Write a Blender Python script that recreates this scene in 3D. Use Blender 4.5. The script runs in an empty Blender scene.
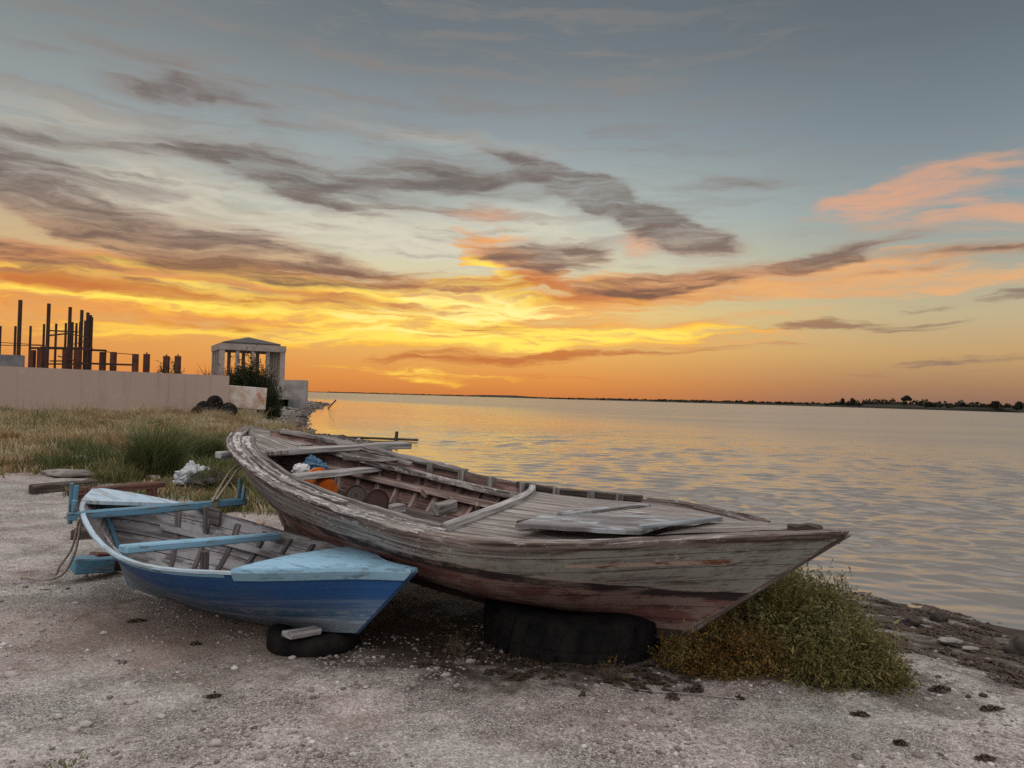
import bpy, bmesh, math, random
import numpy as np
from mathutils import Vector, Matrix

random.seed(7)
RNG = np.random.default_rng(11)
scene = bpy.context.scene
COL = scene.collection
rad = math.radians

# ------------------------------------------------------------------ camera
CAM = np.array([0, 0, 1.6]); F = 760.0
PITCH, ROLL = rad(.98), rad(1.5)
FW = np.array([0, math.cos(PITCH), math.sin(PITCH)])
UP0 = np.array([0, -math.sin(PITCH), math.cos(PITCH)])
RT = math.cos(ROLL) * np.array([1., 0, 0]) + math.sin(ROLL) * UP0
UPV = -math.sin(ROLL) * np.array([1., 0, 0]) + math.cos(ROLL) * UP0

def at(u, v, d=None, z=None):
    """place measured on the photograph at a ground distance d (metres) or on a height z"""
    r = FW * F + RT * (u - 512) - UPV * (v - 384)
    return CAM + r * (d / r[1] if d is not None else (z - 1.6) / r[2])

def azel(u, v):
    r = FW * F + RT * (u - 512) - UPV * (v - 384)
    return math.atan2(r[0], r[1]), math.atan2(r[2], math.hypot(r[0], r[1]))

cam = bpy.data.cameras.new('camera'); camo = bpy.data.objects.new('camera', cam); COL.objects.link(camo)
cam.sensor_width = 36; cam.lens = F / 1024 * 36; cam.clip_end = 60000; cam.clip_start = .05
M = Matrix.Identity(4)
for i in range(3):
    M[i][0], M[i][1], M[i][2], M[i][3] = RT[i], UPV[i], -FW[i], CAM[i]
camo.matrix_world = M
scene.camera = camo
scene.view_settings.view_transform = 'Standard'
scene.view_settings.look = 'None'
scene.view_settings.exposure = 0
scene.view_settings.gamma = 1
scene.render.engine = 'CYCLES'
scene.cycles.use_denoising = False
scene.cycles.max_bounces = 6
scene.cycles.sample_clamp_indirect = 4

def srgb(r, g, b):
    f = lambda c: (c / 255 / 12.92) if c <= 10 else ((c / 255 + .055) / 1.055) ** 2.4
    return (f(r), f(g), f(b), 1)

# ------------------------------------------------------------------ node helper
class NT:
    def __init__(s, tree): s.t = tree; s.n = tree.nodes; s.l = tree.links
    def new(s, typ, **kw):
        n = s.n.new(typ)
        for k, v in kw.items(): setattr(n, k, v)
        return n
    def put(s, sock, v):
        if v is None: return
        if isinstance(v, bpy.types.NodeSocket): s.l.new(v, sock)
        else: sock.default_value = v
    def math(s, op, a, b=None, c=None, clamp=False):
        n = s.new('ShaderNodeMath', operation=op, use_clamp=clamp)
        for i, v in enumerate((a, b, c)): s.put(n.inputs[i], v)
        return n.outputs[0]
    def vmath(s, op, a, b=None):
        n = s.new('ShaderNodeVectorMath', operation=op)
        s.put(n.inputs[0], a)
        if b is not None: s.put(n.inputs[3 if op == 'SCALE' else 1], b)
        return n.outputs[0]
    def mix(s, f, a, b, mode='MIX'):
        n = s.new('ShaderNodeMix', data_type='RGBA', blend_type=mode)
        s.put(n.inputs[0], f); s.put(n.inputs[6], a); s.put(n.inputs[7], b)
        return n.outputs[2]
    def noise(s, vec, scale, detail=3, rough=.55, dist=0, dim='3D'):
        n = s.new('ShaderNodeTexNoise', noise_dimensions=dim)
        s.put(n.inputs['Vector'], vec); n.inputs['Scale'].default_value = scale
        n.inputs['Detail'].default_value = detail; n.inputs['Roughness'].default_value = rough
        n.inputs['Distortion'].default_value = dist
        return n.outputs[0]
    def noisec(s, vec, scale, detail=3, rough=.55):
        s.noise(vec, scale, detail, rough); return s.n[-1].outputs[1]
    def voro(s, vec, scale, feature='F1', rnd=1):
        n = s.new('ShaderNodeTexVoronoi', feature=feature)
        s.put(n.inputs['Vector'], vec); n.inputs['Scale'].default_value = scale
        n.inputs['Randomness'].default_value = rnd
        return n
    def ramp(s, f, stops, interp='LINEAR'):
        n = s.new('ShaderNodeValToRGB'); s.put(n.inputs[0], f); e = n.color_ramp.elements
        n.color_ramp.interpolation = interp
        while len(e) < len(stops): e.new(.5)
        for i, (p, c) in enumerate(stops):
            e[i].position = p; e[i].color = c if len(c) == 4 else (*c, 1)
        return n.outputs[0]
    def step(s, v, lo, hi):
        n = s.new('ShaderNodeMapRange', interpolation_type='SMOOTHSTEP')
        s.put(n.inputs[0], v); n.inputs[1].default_value = lo; n.inputs[2].default_value = hi
        return n.outputs[0]
    def mapping(s, vec, loc=(0, 0, 0), rot=(0, 0, 0), sc=(1, 1, 1), typ='POINT'):
        n = s.new('ShaderNodeMapping', vector_type=typ)
        s.put(n.inputs[0], vec); n.inputs[1].default_value = loc; n.inputs[2].default_value = rot; n.inputs[3].default_value = sc
        return n.outputs[0]
    def bump(s, h, strength=.5, dist=.01, normal=None):
        n = s.new('ShaderNodeBump'); s.put(n.inputs['Height'], h)
        n.inputs['Strength'].default_value = strength; n.inputs['Distance'].default_value = dist
        if normal is not None: s.put(n.inputs['Normal'], normal)
        return n.outputs[0]

def material(name):
    m = bpy.data.materials.new(name); m.use_nodes = True
    t = NT(m.node_tree); t.n.clear()
    out = t.new('ShaderNodeOutputMaterial'); p = t.new('ShaderNodeBsdfPrincipled')
    t.l.new(p.outputs[0], out.inputs[0])
    p.inputs['Specular IOR Level'].default_value = .3
    return m, t, p

# ------------------------------------------------------------------ world: dusk sky with cloud streaks
def build_world():
    w = bpy.data.worlds.new('World'); scene.world = w; w.use_nodes = True
    t = NT(w.node_tree); t.n.clear()
    out = t.new('ShaderNodeOutputWorld'); bg = t.new('ShaderNodeBackground')
    tc = t.new('ShaderNodeTexCoord'); sep = t.new('ShaderNodeSeparateXYZ'); t.l.new(tc.outputs['Generated'], sep.inputs[0])
    x, y, z = sep.outputs
    az = t.math('MULTIPLY', t.math('ARCTAN2', x, y), 760.); el = t.math('MULTIPLY', t.math('ARCSINE', z), 760.)
    comb = t.new('ShaderNodeCombineXYZ'); t.l.new(az, comb.inputs[0]); t.l.new(el, comb.inputs[1])
    p = comb.outputs[0]
    # wind-blown warp at two sizes
    n1 = t.noisec(t.mapping(p, rot=(0, 0, rad(9)), sc=(.006, .020, 1)), 1.0, 4, .55)
    warp = t.vmath('MULTIPLY', t.vmath('SUBTRACT', n1, (.5, .5, .5)), (120, 34, 0))
    n2 = t.noisec(t.mapping(p, rot=(0, 0, rad(14)), sc=(.022, .06, 1)), 1.0, 4, .6)
    warp2 = t.vmath('MULTIPLY', t.vmath('SUBTRACT', n2, (.5, .5, .5)), (34, 9, 0))
    pw = t.vmath('ADD', t.vmath('ADD', p, warp), warp2)
    ex = lambda v, lo=.30, hi=.70: t.step(v, lo, hi)
    fine = ex(t.noise(t.mapping(pw, rot=(0, 0, rad(6)), sc=(.011, .075, 1)), 1., 6, .62))
    wisp = ex(t.noise(t.mapping(pw, rot=(0, 0, rad(13)), sc=(.006, .05, 1)), 1.3, 6, .65))
    strk = ex(t.noise(t.mapping(pw, rot=(0, 0, rad(3)), sc=(.018, .19, 1)), 1., 5, .6))
    mass = t.math('ADD', t.math('MULTIPLY', wisp, .42), t.math('MULTIPLY_ADD', fine, .33, t.math('MULTIPLY', strk, .25)))
    lace = t.math('ADD', t.math('MULTIPLY', strk, .55), t.math('MULTIPLY', fine, .45))
    # clear sky gradient by height, for the left, the middle and the right of the glow
    e = t.math('DIVIDE', el, 760 * rad(30), clamp=True)
    def col(*st): return t.ramp(e, [(a, srgb(*c)) for a, c in st])
    left = col((0, (218, 134, 70)), (.10, (228, 158, 84)), (.21, (226, 174, 108)), (.33, (206, 180, 140)), (.45, (176, 176, 166)), (.62, (150, 157, 158)), (.8, (126, 133, 136)), (1, (108, 115, 120)))
    mid = col((0, (208, 126, 66)), (.045, (226, 148, 74)), (.12, (236, 180, 98)), (.21, (238, 204, 128)), (.33, (214, 208, 176)), (.45, (184, 192, 184)), (.62, (146, 157, 162)), (.8, (116, 126, 132)), (1, (99, 108, 114)))
    right = col((0, (138, 106, 92)), (.045, (166, 126, 96)), (.12, (198, 162, 112)), (.21, (194, 178, 142)), (.33, (166, 170, 156)), (.45, (144, 157, 160)), (.62, (122, 135, 142)), (.8, (102, 113, 120)), (1, (87, 97, 106)))
    fl = t.step(az, azel(330, 300)[0] * 760, azel(20, 300)[0] * 760)
    fl = t.step(az, azel(420, 300)[0] * 760, azel(60, 300)[0] * 760)
    fr = t.step(az, azel(520, 300)[0] * 760, azel(990, 300)[0] * 760)
    c = t.mix(fl, mid, left); c = t.mix(fr, c, right)
    def strokes(lst, vec):
        acc = None
        for (u, v, L, Wd, ang, op) in lst:
            a, b = azel(u, v)
            m = t.mapping(vec, (a * 760, b * 760, 0), (0, 0, -rad(ang)), (L * 1.4, Wd * 1.55, 1), 'TEXTURE')
            g = t.new('ShaderNodeTexGradient', gradient_type='SPHERICAL'); t.l.new(m, g.inputs[0])
            acc = t.math('MULTIPLY_ADD', g.outputs[1], op, acc if acc is not None else 0.)
        return acc
    # pale veil
    veil = strokes([(150, 178, 190, 24, 6, .9), (330, 232, 190, 24, 4, 1), (100, 120, 180, 16, 3, .7), (470, 235, 130, 34, 5, 1.0), (430, 135, 200, 16, 6, .6), (80, 205, 130, 16, 6, .8), (700, 260, 110, 20, 0, .6), (560, 225, 90, 22, 10, .7)], pw)
    vm = t.step(t.math('MULTIPLY', veil, t.math('MULTIPLY_ADD', wisp, 1.1, .25)), .1, 1.0)
    c = t.mix(t.math('MULTIPLY', vm, .7), c, srgb(222, 214, 194))
    # faint overall wisps
    fa = t.math('MULTIPLY', t.step(wisp, .35, 1.), t.math('MULTIPLY', t.step(el, 60., 160.), t.math('SUBTRACT', 1., fr)))
    c = t.mix(t.math('MULTIPLY', fa, .5), c, srgb(138, 132, 128))
    add = lambda acc, nz, ka, kn, lo, hi: t.math('MULTIPLY', t.step(t.math('ADD', t.math('MULTIPLY', t.math('MINIMUM', acc, 1.), ka), t.math('MULTIPLY_ADD', nz, kn, -.5 * kn)), lo, hi), t.step(acc, .0, .3))
    # rose clouds on the right
    rose = strokes([(960, 174, 90, 20, -10, 1.2), (830, 203, 60, 9, -16, 1), (975, 214, 110, 18, 0, 1.3), (905, 192, 60, 12, -8, .7), (475, 212, 60, 10, 3, 1.1), (643, 245, 34, 14, 30, 1.2), (425, 262, 40, 8, 10, .6)], pw)
    rm = add(rose, mass, .75, 1.1, .22, 1.05)
    c = t.mix(t.math('MULTIPLY', rm, .68), c, t.mix(t.step(rose, .3, 1.2), srgb(186, 158, 140), srgb(236, 168, 124)))
    # orange bank
    org = strokes([(70, 268, 130, 16, 4, 1.2), (210, 283, 170, 18, 3, 1.3), (380, 296, 160, 20, 4, 1.2), (120, 306, 190, 14, 0, 1.1), (330, 318, 190, 18, 2, 1), (560, 300, 110, 18, -3, 1.2), (660, 288, 110, 14, -4, 1.3), (780, 276, 140, 14, -5, 1.3), (920, 280, 150, 9, -1, 1.1), (900, 266, 100, 8, -4, .8), (505, 256, 52, 18, 26, 1.3), (600, 340, 220, 14, -2, .8), (40, 290, 90, 12, 2, 1), (800, 290, 180, 6, 0, .8), (700, 318, 140, 6, -4, .6)], pw)
    om = t.math('MULTIPLY', add(org, lace, .75, .9, .05, .85), .85)
    c = t.mix(om, c, t.mix(fr, t.mix(fine, srgb(222, 140, 76), srgb(250, 172, 84)), t.mix(fine, srgb(222, 172, 124), srgb(240, 178, 116))))
    # gold: the lit lower cloud
    gold = strokes([(300, 284, 150, 10, 3, 1.6), (90, 276, 150, 6, 3, 1.2), (60, 296, 140, 6, 2, 1.1), (200, 292, 150, 5, 2, 1.2), (430, 292, 100, 13, 3, 1.3), (250, 304, 170, 8, 0, 1.2), (370, 320, 200, 11, 1, 1.1), (500, 306, 90, 14, -4, 1.2), (480, 336, 200, 10, 0, 1.1), (330, 338, 240, 7, 1, 1.0), (100, 330, 200, 7, 1, .7), (600, 338, 130, 9, -3, .9), (650, 330, 140, 7, -4, .8), (430, 372, 90, 5, 2, 1.1), (490, 268, 34, 9, 34, 1.4), (610, 292, 40, 7, 20, 1.3), (540, 352, 60, 6, 4, .8), (120, 262, 40, 4, 0, 1), (430, 380, 50, 3, 3, .9), (470, 300, 50, 18, 0, 1.2)], pw)
    gm = t.math('MULTIPLY', add(gold, lace, .72, 1.15, .22, .85), .95)
    gcol = t.mix(t.step(gold, .3, 1.5), srgb(252, 186, 70), (1.12, .84, .13, 1))
    c = t.mix(gm, c, gcol)
    core = strokes([(452, 298, 90, 16, 3, 1.2), (380, 318, 120, 9, 0, .9), (300, 298, 110, 6, 3, .8), (520, 312, 80, 9, -3, .8), (440, 335, 130, 6, 0, .8)], pw)
    c = t.mix(t.math('MULTIPLY', add(core, lace, .8, 1.2, .3, 1.0), .9), c, (1.12, .92, .34, 1))
    # brown streaks low in the glow
    low = strokes([(210, 300, 120, 6, 2, .8), (90, 284, 100, 9, 2, 1.1), (400, 283, 70, 8, 4, 1), (320, 300, 70, 8, 3, .9), (490, 330, 60, 5, 0, .7), (480, 359, 90, 6, -1, 1.2), (590, 356, 70, 4, -3, .8), (240, 330, 90, 4, 2, .7), (600, 296, 80, 9, -2, 1.1), (520, 285, 60, 10, -6, 1), (420, 310, 60, 5, 3, .7), (830, 324, 56, 4, -3, 1), (935, 324, 44, 4, -3, .9), (975, 360, 60, 4, -2, 1), (1012, 294, 26, 5, -3, 1), (920, 306, 36, 3, 0, .7), (790, 322, 60, 4, -6, .8), (700, 350, 120, 4, -3, .5), (910, 374, 60, 3, 0, .5), (560, 376, 120, 3, 0, .5)], pw)
    lm = add(low, lace, .8, .9, .12, .85)
    c = t.mix(t.math('MULTIPLY', lm, .85), c, t.mix(fr, srgb(196, 112, 62), srgb(136, 116, 102)))
    # dark clouds
    dark = strokes([(180, 90, 60, 7, -6, .9), (150, 96, 40, 6, 4, .7), (225, 100, 60, 7, 12, .6), (290, 108, 150, 16, 8, .5), (40, 138, 90, 9, -2, .9), (200, 148, 190, 15, 4, .7), (90, 212, 210, 18, 17, 1.5), (270, 260, 190, 14, 6, 1.5), (40, 256, 150, 13, 6, 1.4), (170, 242, 140, 12, 10, 1.2), (340, 182, 140, 15, 8, 1.2), (300, 192, 80, 8, 12, .7), (470, 174, 110, 15, 6, 1.1), (590, 194, 120, 11, 20, 1.35), (640, 222, 70, 12, 22, 1.3), (690, 241, 55, 8, 6, 1.2), (560, 172, 80, 5, 12, .8), (550, 253, 62, 15, 0, 2.0), (530, 268, 34, 10, 20, 1.1), (660, 283, 74, 9, -4, 1.7), (610, 292, 60, 8, 0, 1.0), (745, 267, 86, 8, -4, 1.1), (850, 252, 70, 7, -11, 1.5), (975, 250, 90, 5, 0, 1.0), (930, 266, 90, 5, -3, .6), (330, 52, 260, 20, 3, .42), (130, 60, 140, 14, 3, .3), (420, 122, 110, 10, 7, .45), (230, 200, 150, 7, 8, .55), (380, 215, 130, 6, 10, .45), (130, 190, 150, 7, 9, .5), (260, 240, 160, 6, 8, .5), (480, 190, 160, 9, 8, .5), (700, 60, 240, 26, -2, .3), (860, 160, 150, 14, -4, .3), (740, 185, 60, 9, -3, .5), (20, 160, 80, 8, 2, .5), (250, 230, 80, 6, 6, .6)], pw)
    dm = add(dark, mass, .8, 1.0, .18, 1.1)
    dsoft = t.math('MULTIPLY', t.step(dark, .0, 1.1), t.math('MULTIPLY_ADD', strk, .35, .65))
    dcol = t.mix(t.step(el, 70., 210.), t.mix(dm, srgb(178, 132, 100), srgb(104, 74, 64)), t.mix(dm, srgb(150, 144, 140), srgb(98, 92, 91)))
    dcol = t.mix(t.math('MULTIPLY', strk, .22), dcol, srgb(170, 140, 122))
    c = t.mix(t.math('MULTIPLY', dsoft, .5), c, t.mix(t.step(el, 80., 190.), srgb(228, 140, 76), srgb(134, 126, 122)))
    c = t.mix(t.math('MULTIPLY', dm, .88), c, dcol)
    # the dome above and behind, which the photograph does not show: brightened as added fill light for the ground and hulls
    sky = t.new('ShaderNodeTexSky', sky_type='NISHITA'); sky.sun_disc = False
    sky.sun_elevation = rad(3); sky.sun_rotation = rad(-4.5)
    nish = t.vmath('SCALE', sky.outputs[0], .10)
    top = t.mix(.3, t.mix(t.step(el, 760 * rad(8), 760 * rad(48)), (.82, .73, .73, 1), (1.95, 1.84, 1.84, 1)), nish)
    hi = t.math('MAXIMUM', t.step(el, 760 * rad(27), 760 * rad(50)), t.step(y, .25, -.45))
    c = t.mix(hi, c, top)
    # below the horizon
    c = t.mix(t.step(el, -2., -30.), c, (.10, .09, .08, 1))
    t.l.new(c, bg.inputs[0]); bg.inputs[1].default_value = 1.0
    t.l.new(bg.outputs[0], out.inputs[0])
    w.cycles.sampling_method = 'MANUAL'; w.cycles.sample_map_resolution = 512
build_world()
sun = bpy.data.lights.new('sun', 'SUN'); sun.energy = .05; sun.angle = rad(60); sun.color = (1, .62, .32)
so = bpy.data.objects.new('sun', sun); COL.objects.link(so)
so.rotation_euler = (rad(90 - 3.5), 0, rad(180 + 4.5))

# ------------------------------------------------------------------ mesh helper
ROOT = {}
def tag(o, label=None, cat=None, group=None, kind=None):
    if label: o['label'] = label
    if cat: o['category'] = cat
    if group: o['group'] = group
    if kind: o['kind'] = kind
    return o

def empty(name, loc, label=None, cat=None, group=None):
    o = bpy.data.objects.new(name, None); COL.objects.link(o); o.location = loc
    o.empty_display_size = .1
    ROOT[o] = Vector(loc); return tag(o, label, cat, group)

def link_mesh(name, verts, faces, mats, parent=None, origin=None, smooth=False, uvs=None, attrs=None, matidx=None):
    verts = np.asarray(verts, dtype=float).reshape(-1, 3)
    if parent is not None: base = np.array(ROOT[parent])
    elif origin is not None: base = np.array(origin, float)
    else: base = np.array([(verts[:, 0].min() + verts[:, 0].max()) / 2, (verts[:, 1].min() + verts[:, 1].max()) / 2, verts[:, 2].min()])
    v = verts - base
    me = bpy.data.meshes.new(name)
    if isinstance(faces, np.ndarray):
        n, k = faces.shape
        me.vertices.add(len(v)); me.vertices.foreach_set('co', v.ravel())
        me.loops.add(n * k); me.loops.foreach_set('vertex_index', faces.ravel().astype(np.int32))
        me.polygons.add(n); me.polygons.foreach_set('loop_start', np.arange(0, n * k, k, dtype=np.int32))
        me.update(calc_edges=True)
    else:
        me.from_pydata([tuple(p) for p in v], [], faces)
    if uvs is not None:
        ul = me.uv_layers.new(name='UVMap')
        uv = np.asarray(uvs, dtype=float)
        if len(uv) == len(v) and len(uv) != len(me.loops):
            li = np.empty(len(me.loops), dtype=np.int32); me.loops.foreach_get('vertex_index', li); uv = uv[li]
        ul.data.foreach_set('uv', uv.ravel())
    for k, a in (attrs or {}).items():
        at_ = me.attributes.new(k, 'FLOAT', 'POINT'); at_.data.foreach_set('value', np.asarray(a, dtype=np.float32).ravel())
    for m in (mats if isinstance(mats, (list, tuple)) else [mats]): me.materials.append(m)
    if matidx is not None: me.polygons.foreach_set('material_index', np.asarray(matidx, dtype=np.int32))
    if smooth: me.polygons.foreach_set('use_smooth', np.ones(len(me.polygons), dtype=bool))
    me.update()
    o = bpy.data.objects.new(name, me); COL.objects.link(o)
    if parent is not None: o.parent = parent; ROOT[o] = Vector(base)
    else: o.location = base; ROOT[o] = Vector(base)
    return o

class MB:
    def __init__(s): s.v = []; s.f = []; s.uv = []
    def quadstrip(s, rings, closed=True, cap=True, u=None):
        """rings: list of equal-length point lists; skins them"""
        b = len(s.v); k = len(rings[0]); n = len(rings)
        uo = random.uniform(0, 50); vo = random.uniform(0, 50)
        us = [0]
        for i in range(1, n): us.append(us[-1] + (Vector(rings[i][0]) - Vector(rings[i - 1][0])).length)
        vs = [0]
        for j in range(1, k + 1): vs.append(vs[-1] + (Vector(rings[n // 2][j % k]) - Vector(rings[n // 2][j - 1])).length)
        for r in rings: s.v += [tuple(p) for p in r]
        for i in range(n - 1):
            for j in range(k if closed else k - 1):
                j2 = (j + 1) % k
                s.f.append((b + i * k + j, b + i * k + j2, b + (i + 1) * k + j2, b + (i + 1) * k + j))
                s.uv += [(us[i] + uo, vs[j] + vo), (us[i] + uo, vs[j + 1] + vo), (us[i + 1] + uo, vs[j + 1] + vo), (us[i + 1] + uo, vs[j] + vo)]
        if cap and closed:
            for r, rev in ((0, True), (n - 1, False)):
                idx = [b + r * k + j for j in range(k)]
                if rev: idx = idx[::-1]
                s.f.append(tuple(idx))
                for j in range(k): s.uv.append((uo + j * .02, vo + (j % 2) * .03))
    def board(s, p0, p1, w, h, up=(0, 0, 1), jit=.0, seg=1, sag=0, w1=None, h1=None):
        p0 = Vector(p0); p1 = Vector(p1); d = (p1 - p0).normalized(); up = Vector(up)
        side = d.cross(up).normalized(); upn = side.cross(d).normalized()
        rings = []
        w1 = w if w1 is None else w1; h1 = h if h1 is None else h1
        for i in range(seg + 1):
            q = i / seg; c = p0.lerp(p1, q) - Vector((0, 0, sag * 4 * q * (1 - q)))
            ww = (w + (w1 - w) * q) / 2; hh = (h + (h1 - h) * q) / 2
            j = lambda: random.uniform(-jit, jit)
            rings.append([c - side * (ww + j()) - upn * (hh + j()), c + side * (ww + j()) - upn * (hh + j()), c + side * (ww + j()) + upn * (hh + j()), c - side * (ww + j()) + upn * (hh + j())])
        s.quadstrip(rings)
    def box(s, c, size, rz=0, jit=0):
        c = Vector(c); ax = Vector((math.cos(rz), math.sin(rz), 0)) * size[0] / 2
        s.board(c - ax, c + ax, size[1], size[2], jit=jit)
    def tube(s, pts, r, k=8, cap=True):
        rings = []; n = len(pts); pts = [Vector(p) for p in pts]
        prev = None
        for i, p in enumerate(pts):
            d = (pts[min(i + 1, n - 1)] - pts[max(i - 1, 0)]).normalized()
            ref = prev if prev else (Vector((0, 0, 1)) if abs(d.z) < .9 else Vector((1, 0, 0)))
            a = d.cross(ref).normalized(); b = a.cross(d).normalized(); prev = b
            rr = r[i] if isinstance(r, (list, tuple)) else r
            rings.append([p + a * math.cos(q) * rr + b * math.sin(q) * rr for q in [2 * math.pi * j / k for j in range(k)]])
        s.quadstrip(rings, cap=cap)
    def lathe(s, prof, c, k=40, axis_rot=None, rmod=None):
        """prof: closed list of (r, z)"""
        c = Vector(c); R_ = axis_rot or Matrix.Identity(3); rings = []
        for i in range(k + 1):
            a = 2 * math.pi * i / k
            rings.append([c + R_ @ Vector((r * math.cos(a), r * math.sin(a), z)) for r, z in (rmod(i, prof) if rmod else prof)])
        s.quadstrip(rings, cap=False)
    def prism(s, poly, thick):
        """poly: world points of the top face; extruded down by thick"""
        b = len(s.v); n = len(poly); d = Vector((0, 0, -thick))
        s.v += [tuple(p) for p in poly] + [tuple(Vector(p) + d) for p in poly]
        s.f.append(tuple(b + i for i in range(n))); s.uv += [(p[0], p[1]) for p in poly]
        s.f.append(tuple(b + n + i for i in reversed(range(n)))); s.uv += [(p[0], p[1]) for p in reversed(poly)]
        for i in range(n):
            j = (i + 1) % n
            s.f.append((b + i, b + n + i, b + n + j, b + j)); L = (Vector(poly[i]) - Vector(poly[j])).length
            s.uv += [(0, 0), (0, thick), (L, thick), (L, 0)]
    def build(s, name, mat, parent=None, origin=None, bevel=0, smooth=False, segs=1):
        o = link_mesh(name, s.v, s.f, mat, parent, origin, smooth, s.uv)
        bm = bmesh.new(); bm.from_mesh(o.data); bmesh.ops.recalc_face_normals(bm, faces=bm.faces); bm.to_mesh(o.data); bm.free()
        if bevel:
            m = o.modifiers.new('bevel', 'BEVEL'); m.width = bevel; m.segments = segs; m.limit_method = 'ANGLE'; m.angle_limit = rad(40)
        return o
    def thing(s, name, mat, label, cat, group=None, **kw):
        return tag(s.build(name, mat, **kw), label, cat, group)

# ------------------------------------------------------------------ materials
def wood_mat(name, base, dark, light=None, paint=None, paint_amt=.5, rough=.85, grain=40, bump=.35, planks=0, wear_scale=3.):
    """weathered timber along UV u; optional flaking paint"""
    m, t, p = material(name)
    uv = t.new('ShaderNodeUVMap').outputs[0]
    g = t.noise(t.mapping(uv, sc=(1.6, grain, 1)), 1., 6, .6)
    g2 = t.noise(t.mapping(uv, sc=(.8, grain * .25, 1)), 1.7, 4, .6)
    blot = t.noise(t.mapping(uv, sc=(1, 2.2, 1)), wear_scale, 6, .66)
    c = t.mix(t.step(g, .38, .66), dark, base)
    c = t.mix(t.math('MULTIPLY', t.step(g2, .52, .7), .65), c, light or base)
    crack = t.step(g, .40, .30)
    h = t.math('MULTIPLY_ADD', g, .6, t.math('MULTIPLY', crack, -.6))
    if paint:
        pm = t.step(t.math('ADD', t.math('MULTIPLY', blot, .7), t.math('MULTIPLY', g2, .3)), .5 + (.5 - paint_amt) * .35, .5 + (.5 - paint_amt) * .35 + .07)
        pv = t.mix(t.noise(uv, 9, 4), tuple(x * .82 for x in paint[:3]) + (1,), tuple(min(1, x * 1.1) for x in paint[:3]) + (1,))
        c = t.mix(pm, c, pv); h = t.math('MULTIPLY_ADD', pm, .5, h)
    c = t.mix(t.math('MULTIPLY', t.step(blot, .56, .74), .55), c, dark)
    if planks:
        sp = t.new('ShaderNodeSeparateXYZ'); t.l.new(uv, sp.inputs[0])
        fr = t.math('FRACT', t.math('MULTIPLY', sp.outputs[1], planks))
        seam = t.math('MAXIMUM', t.step(fr, .05, .015), t.step(fr, .955, .99))
        cell = t.math('FLOOR', t.math('MULTIPLY', sp.outputs[1], planks))
        wn = t.new('ShaderNodeTexWhiteNoise', noise_dimensions='1D'); t.l.new(cell, wn.inputs['W'])
        c = t.mix(t.math('MULTIPLY', wn.outputs[0], .35), c, dark)
        c = t.mix(seam, c, (.012, .01, .009, 1)); h = t.math('MULTIPLY_ADD', seam, -2.5, h)
    t.put(p.inputs['Base Color'], c); p.inputs['Roughness'].default_value = rough
    t.put(p.inputs['Normal'], t.bump(h, bump, .006))
    return m

def flat_mat(name, c1, c2=None, rough=.8, scale=4, bump=.2, bscale=None, metal=0, dist=.01):
    m, t, p = material(name)
    geo = t.new('ShaderNodeTexCoord').outputs['Object']
    n = t.noise(geo, scale, 6, .62)
    t.put(p.inputs['Base Color'], t.mix(t.step(n, .35, .66), c1, c2 or tuple(x * .6 for x in c1[:3]) + (1,)))
    p.inputs['Roughness'].default_value = rough; p.inputs['Metallic'].default_value = metal
    t.put(p.inputs['Normal'], t.bump(t.noise(geo, bscale or scale * 6, 4, .6), bump, dist))
    return m

def leaf_mat(name, cols, rough=.6, trans=.25, mottle=None):
    m, t, p = material(name)
    g = t.new('ShaderNodeNewGeometry')
    r = g.outputs['Random Per Island']
    c = t.ramp(r, [(i / max(1, len(cols) - 1), c) for i, c in enumerate(cols)])
    if mottle:
        n = t.noise(g.outputs['Position'], mottle[0], 3)
        c = t.mix(t.step(n, .42, .62), c, mottle[1], 'MULTIPLY')
    t.put(p.inputs['Base Color'], c); p.inputs['Roughness'].default_value = rough
    p.inputs['Specular IOR Level'].default_value = .15
    tr = t.new('ShaderNodeBsdfTranslucent'); t.put(tr.inputs[0], c)
    mx = t.new('ShaderNodeMixShader'); mx.inputs[0].default_value = trans
    t.l.new(p.outputs[0], mx.inputs[1]); t.l.new(tr.outputs[0], mx.inputs[2])
    t.l.new(mx.outputs[0], t.n['Material Output'].inputs[0])
    return m

GREYW = wood_mat('grey_weathered_wood', (.30, .28, .26, 1), (.07, .06, .055, 1), (.44, .42, .40, 1))
GREYW_PALE = wood_mat('pale_weathered_wood', (.42, .41, .40, 1), (.13, .12, .11, 1), (.6, .6, .6, 1))
DECKW = wood_mat('deck_wood', (.36, .33, .30, 1), (.12, .10, .09, 1), (.46, .44, .42, 1), paint=(.46, .47, .46, 1), paint_amt=.35, grain=28, planks=7.5, wear_scale=7)
RAILW = wood_mat('rail_wood', (.25, .20, .175, 1), (.055, .04, .035, 1), (.38, .35, .33, 1), paint=(.44, .41, .39, 1), paint_amt=.36, wear_scale=11)
CAPW = wood_mat('cap_wood', (.30, .27, .25, 1), (.06, .05, .045, 1), (.42, .40, .38, 1), paint=(.52, .50, .48, 1), paint_amt=.46, wear_scale=11)
INNERW = wood_mat('inner_planks', (.24, .135, .115, 1), (.055, .035, .03, 1), (.30, .2, .175, 1), paint=(.32, .20, .175, 1), paint_amt=.5, planks=6)
RIBW = wood_mat('rib_wood', (.30, .22, .19, 1), (.09, .06, .05, 1), (.42, .36, .33, 1))
DARKW = wood_mat('dark_wood', (.10, .075, .065, 1), (.03, .024, .02, 1), (.16, .13, .115, 1))
REDW = wood_mat('red_brown_wood', (.17, .075, .055, 1), (.05, .028, .022, 1), (.26, .16, .13, 1))
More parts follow.
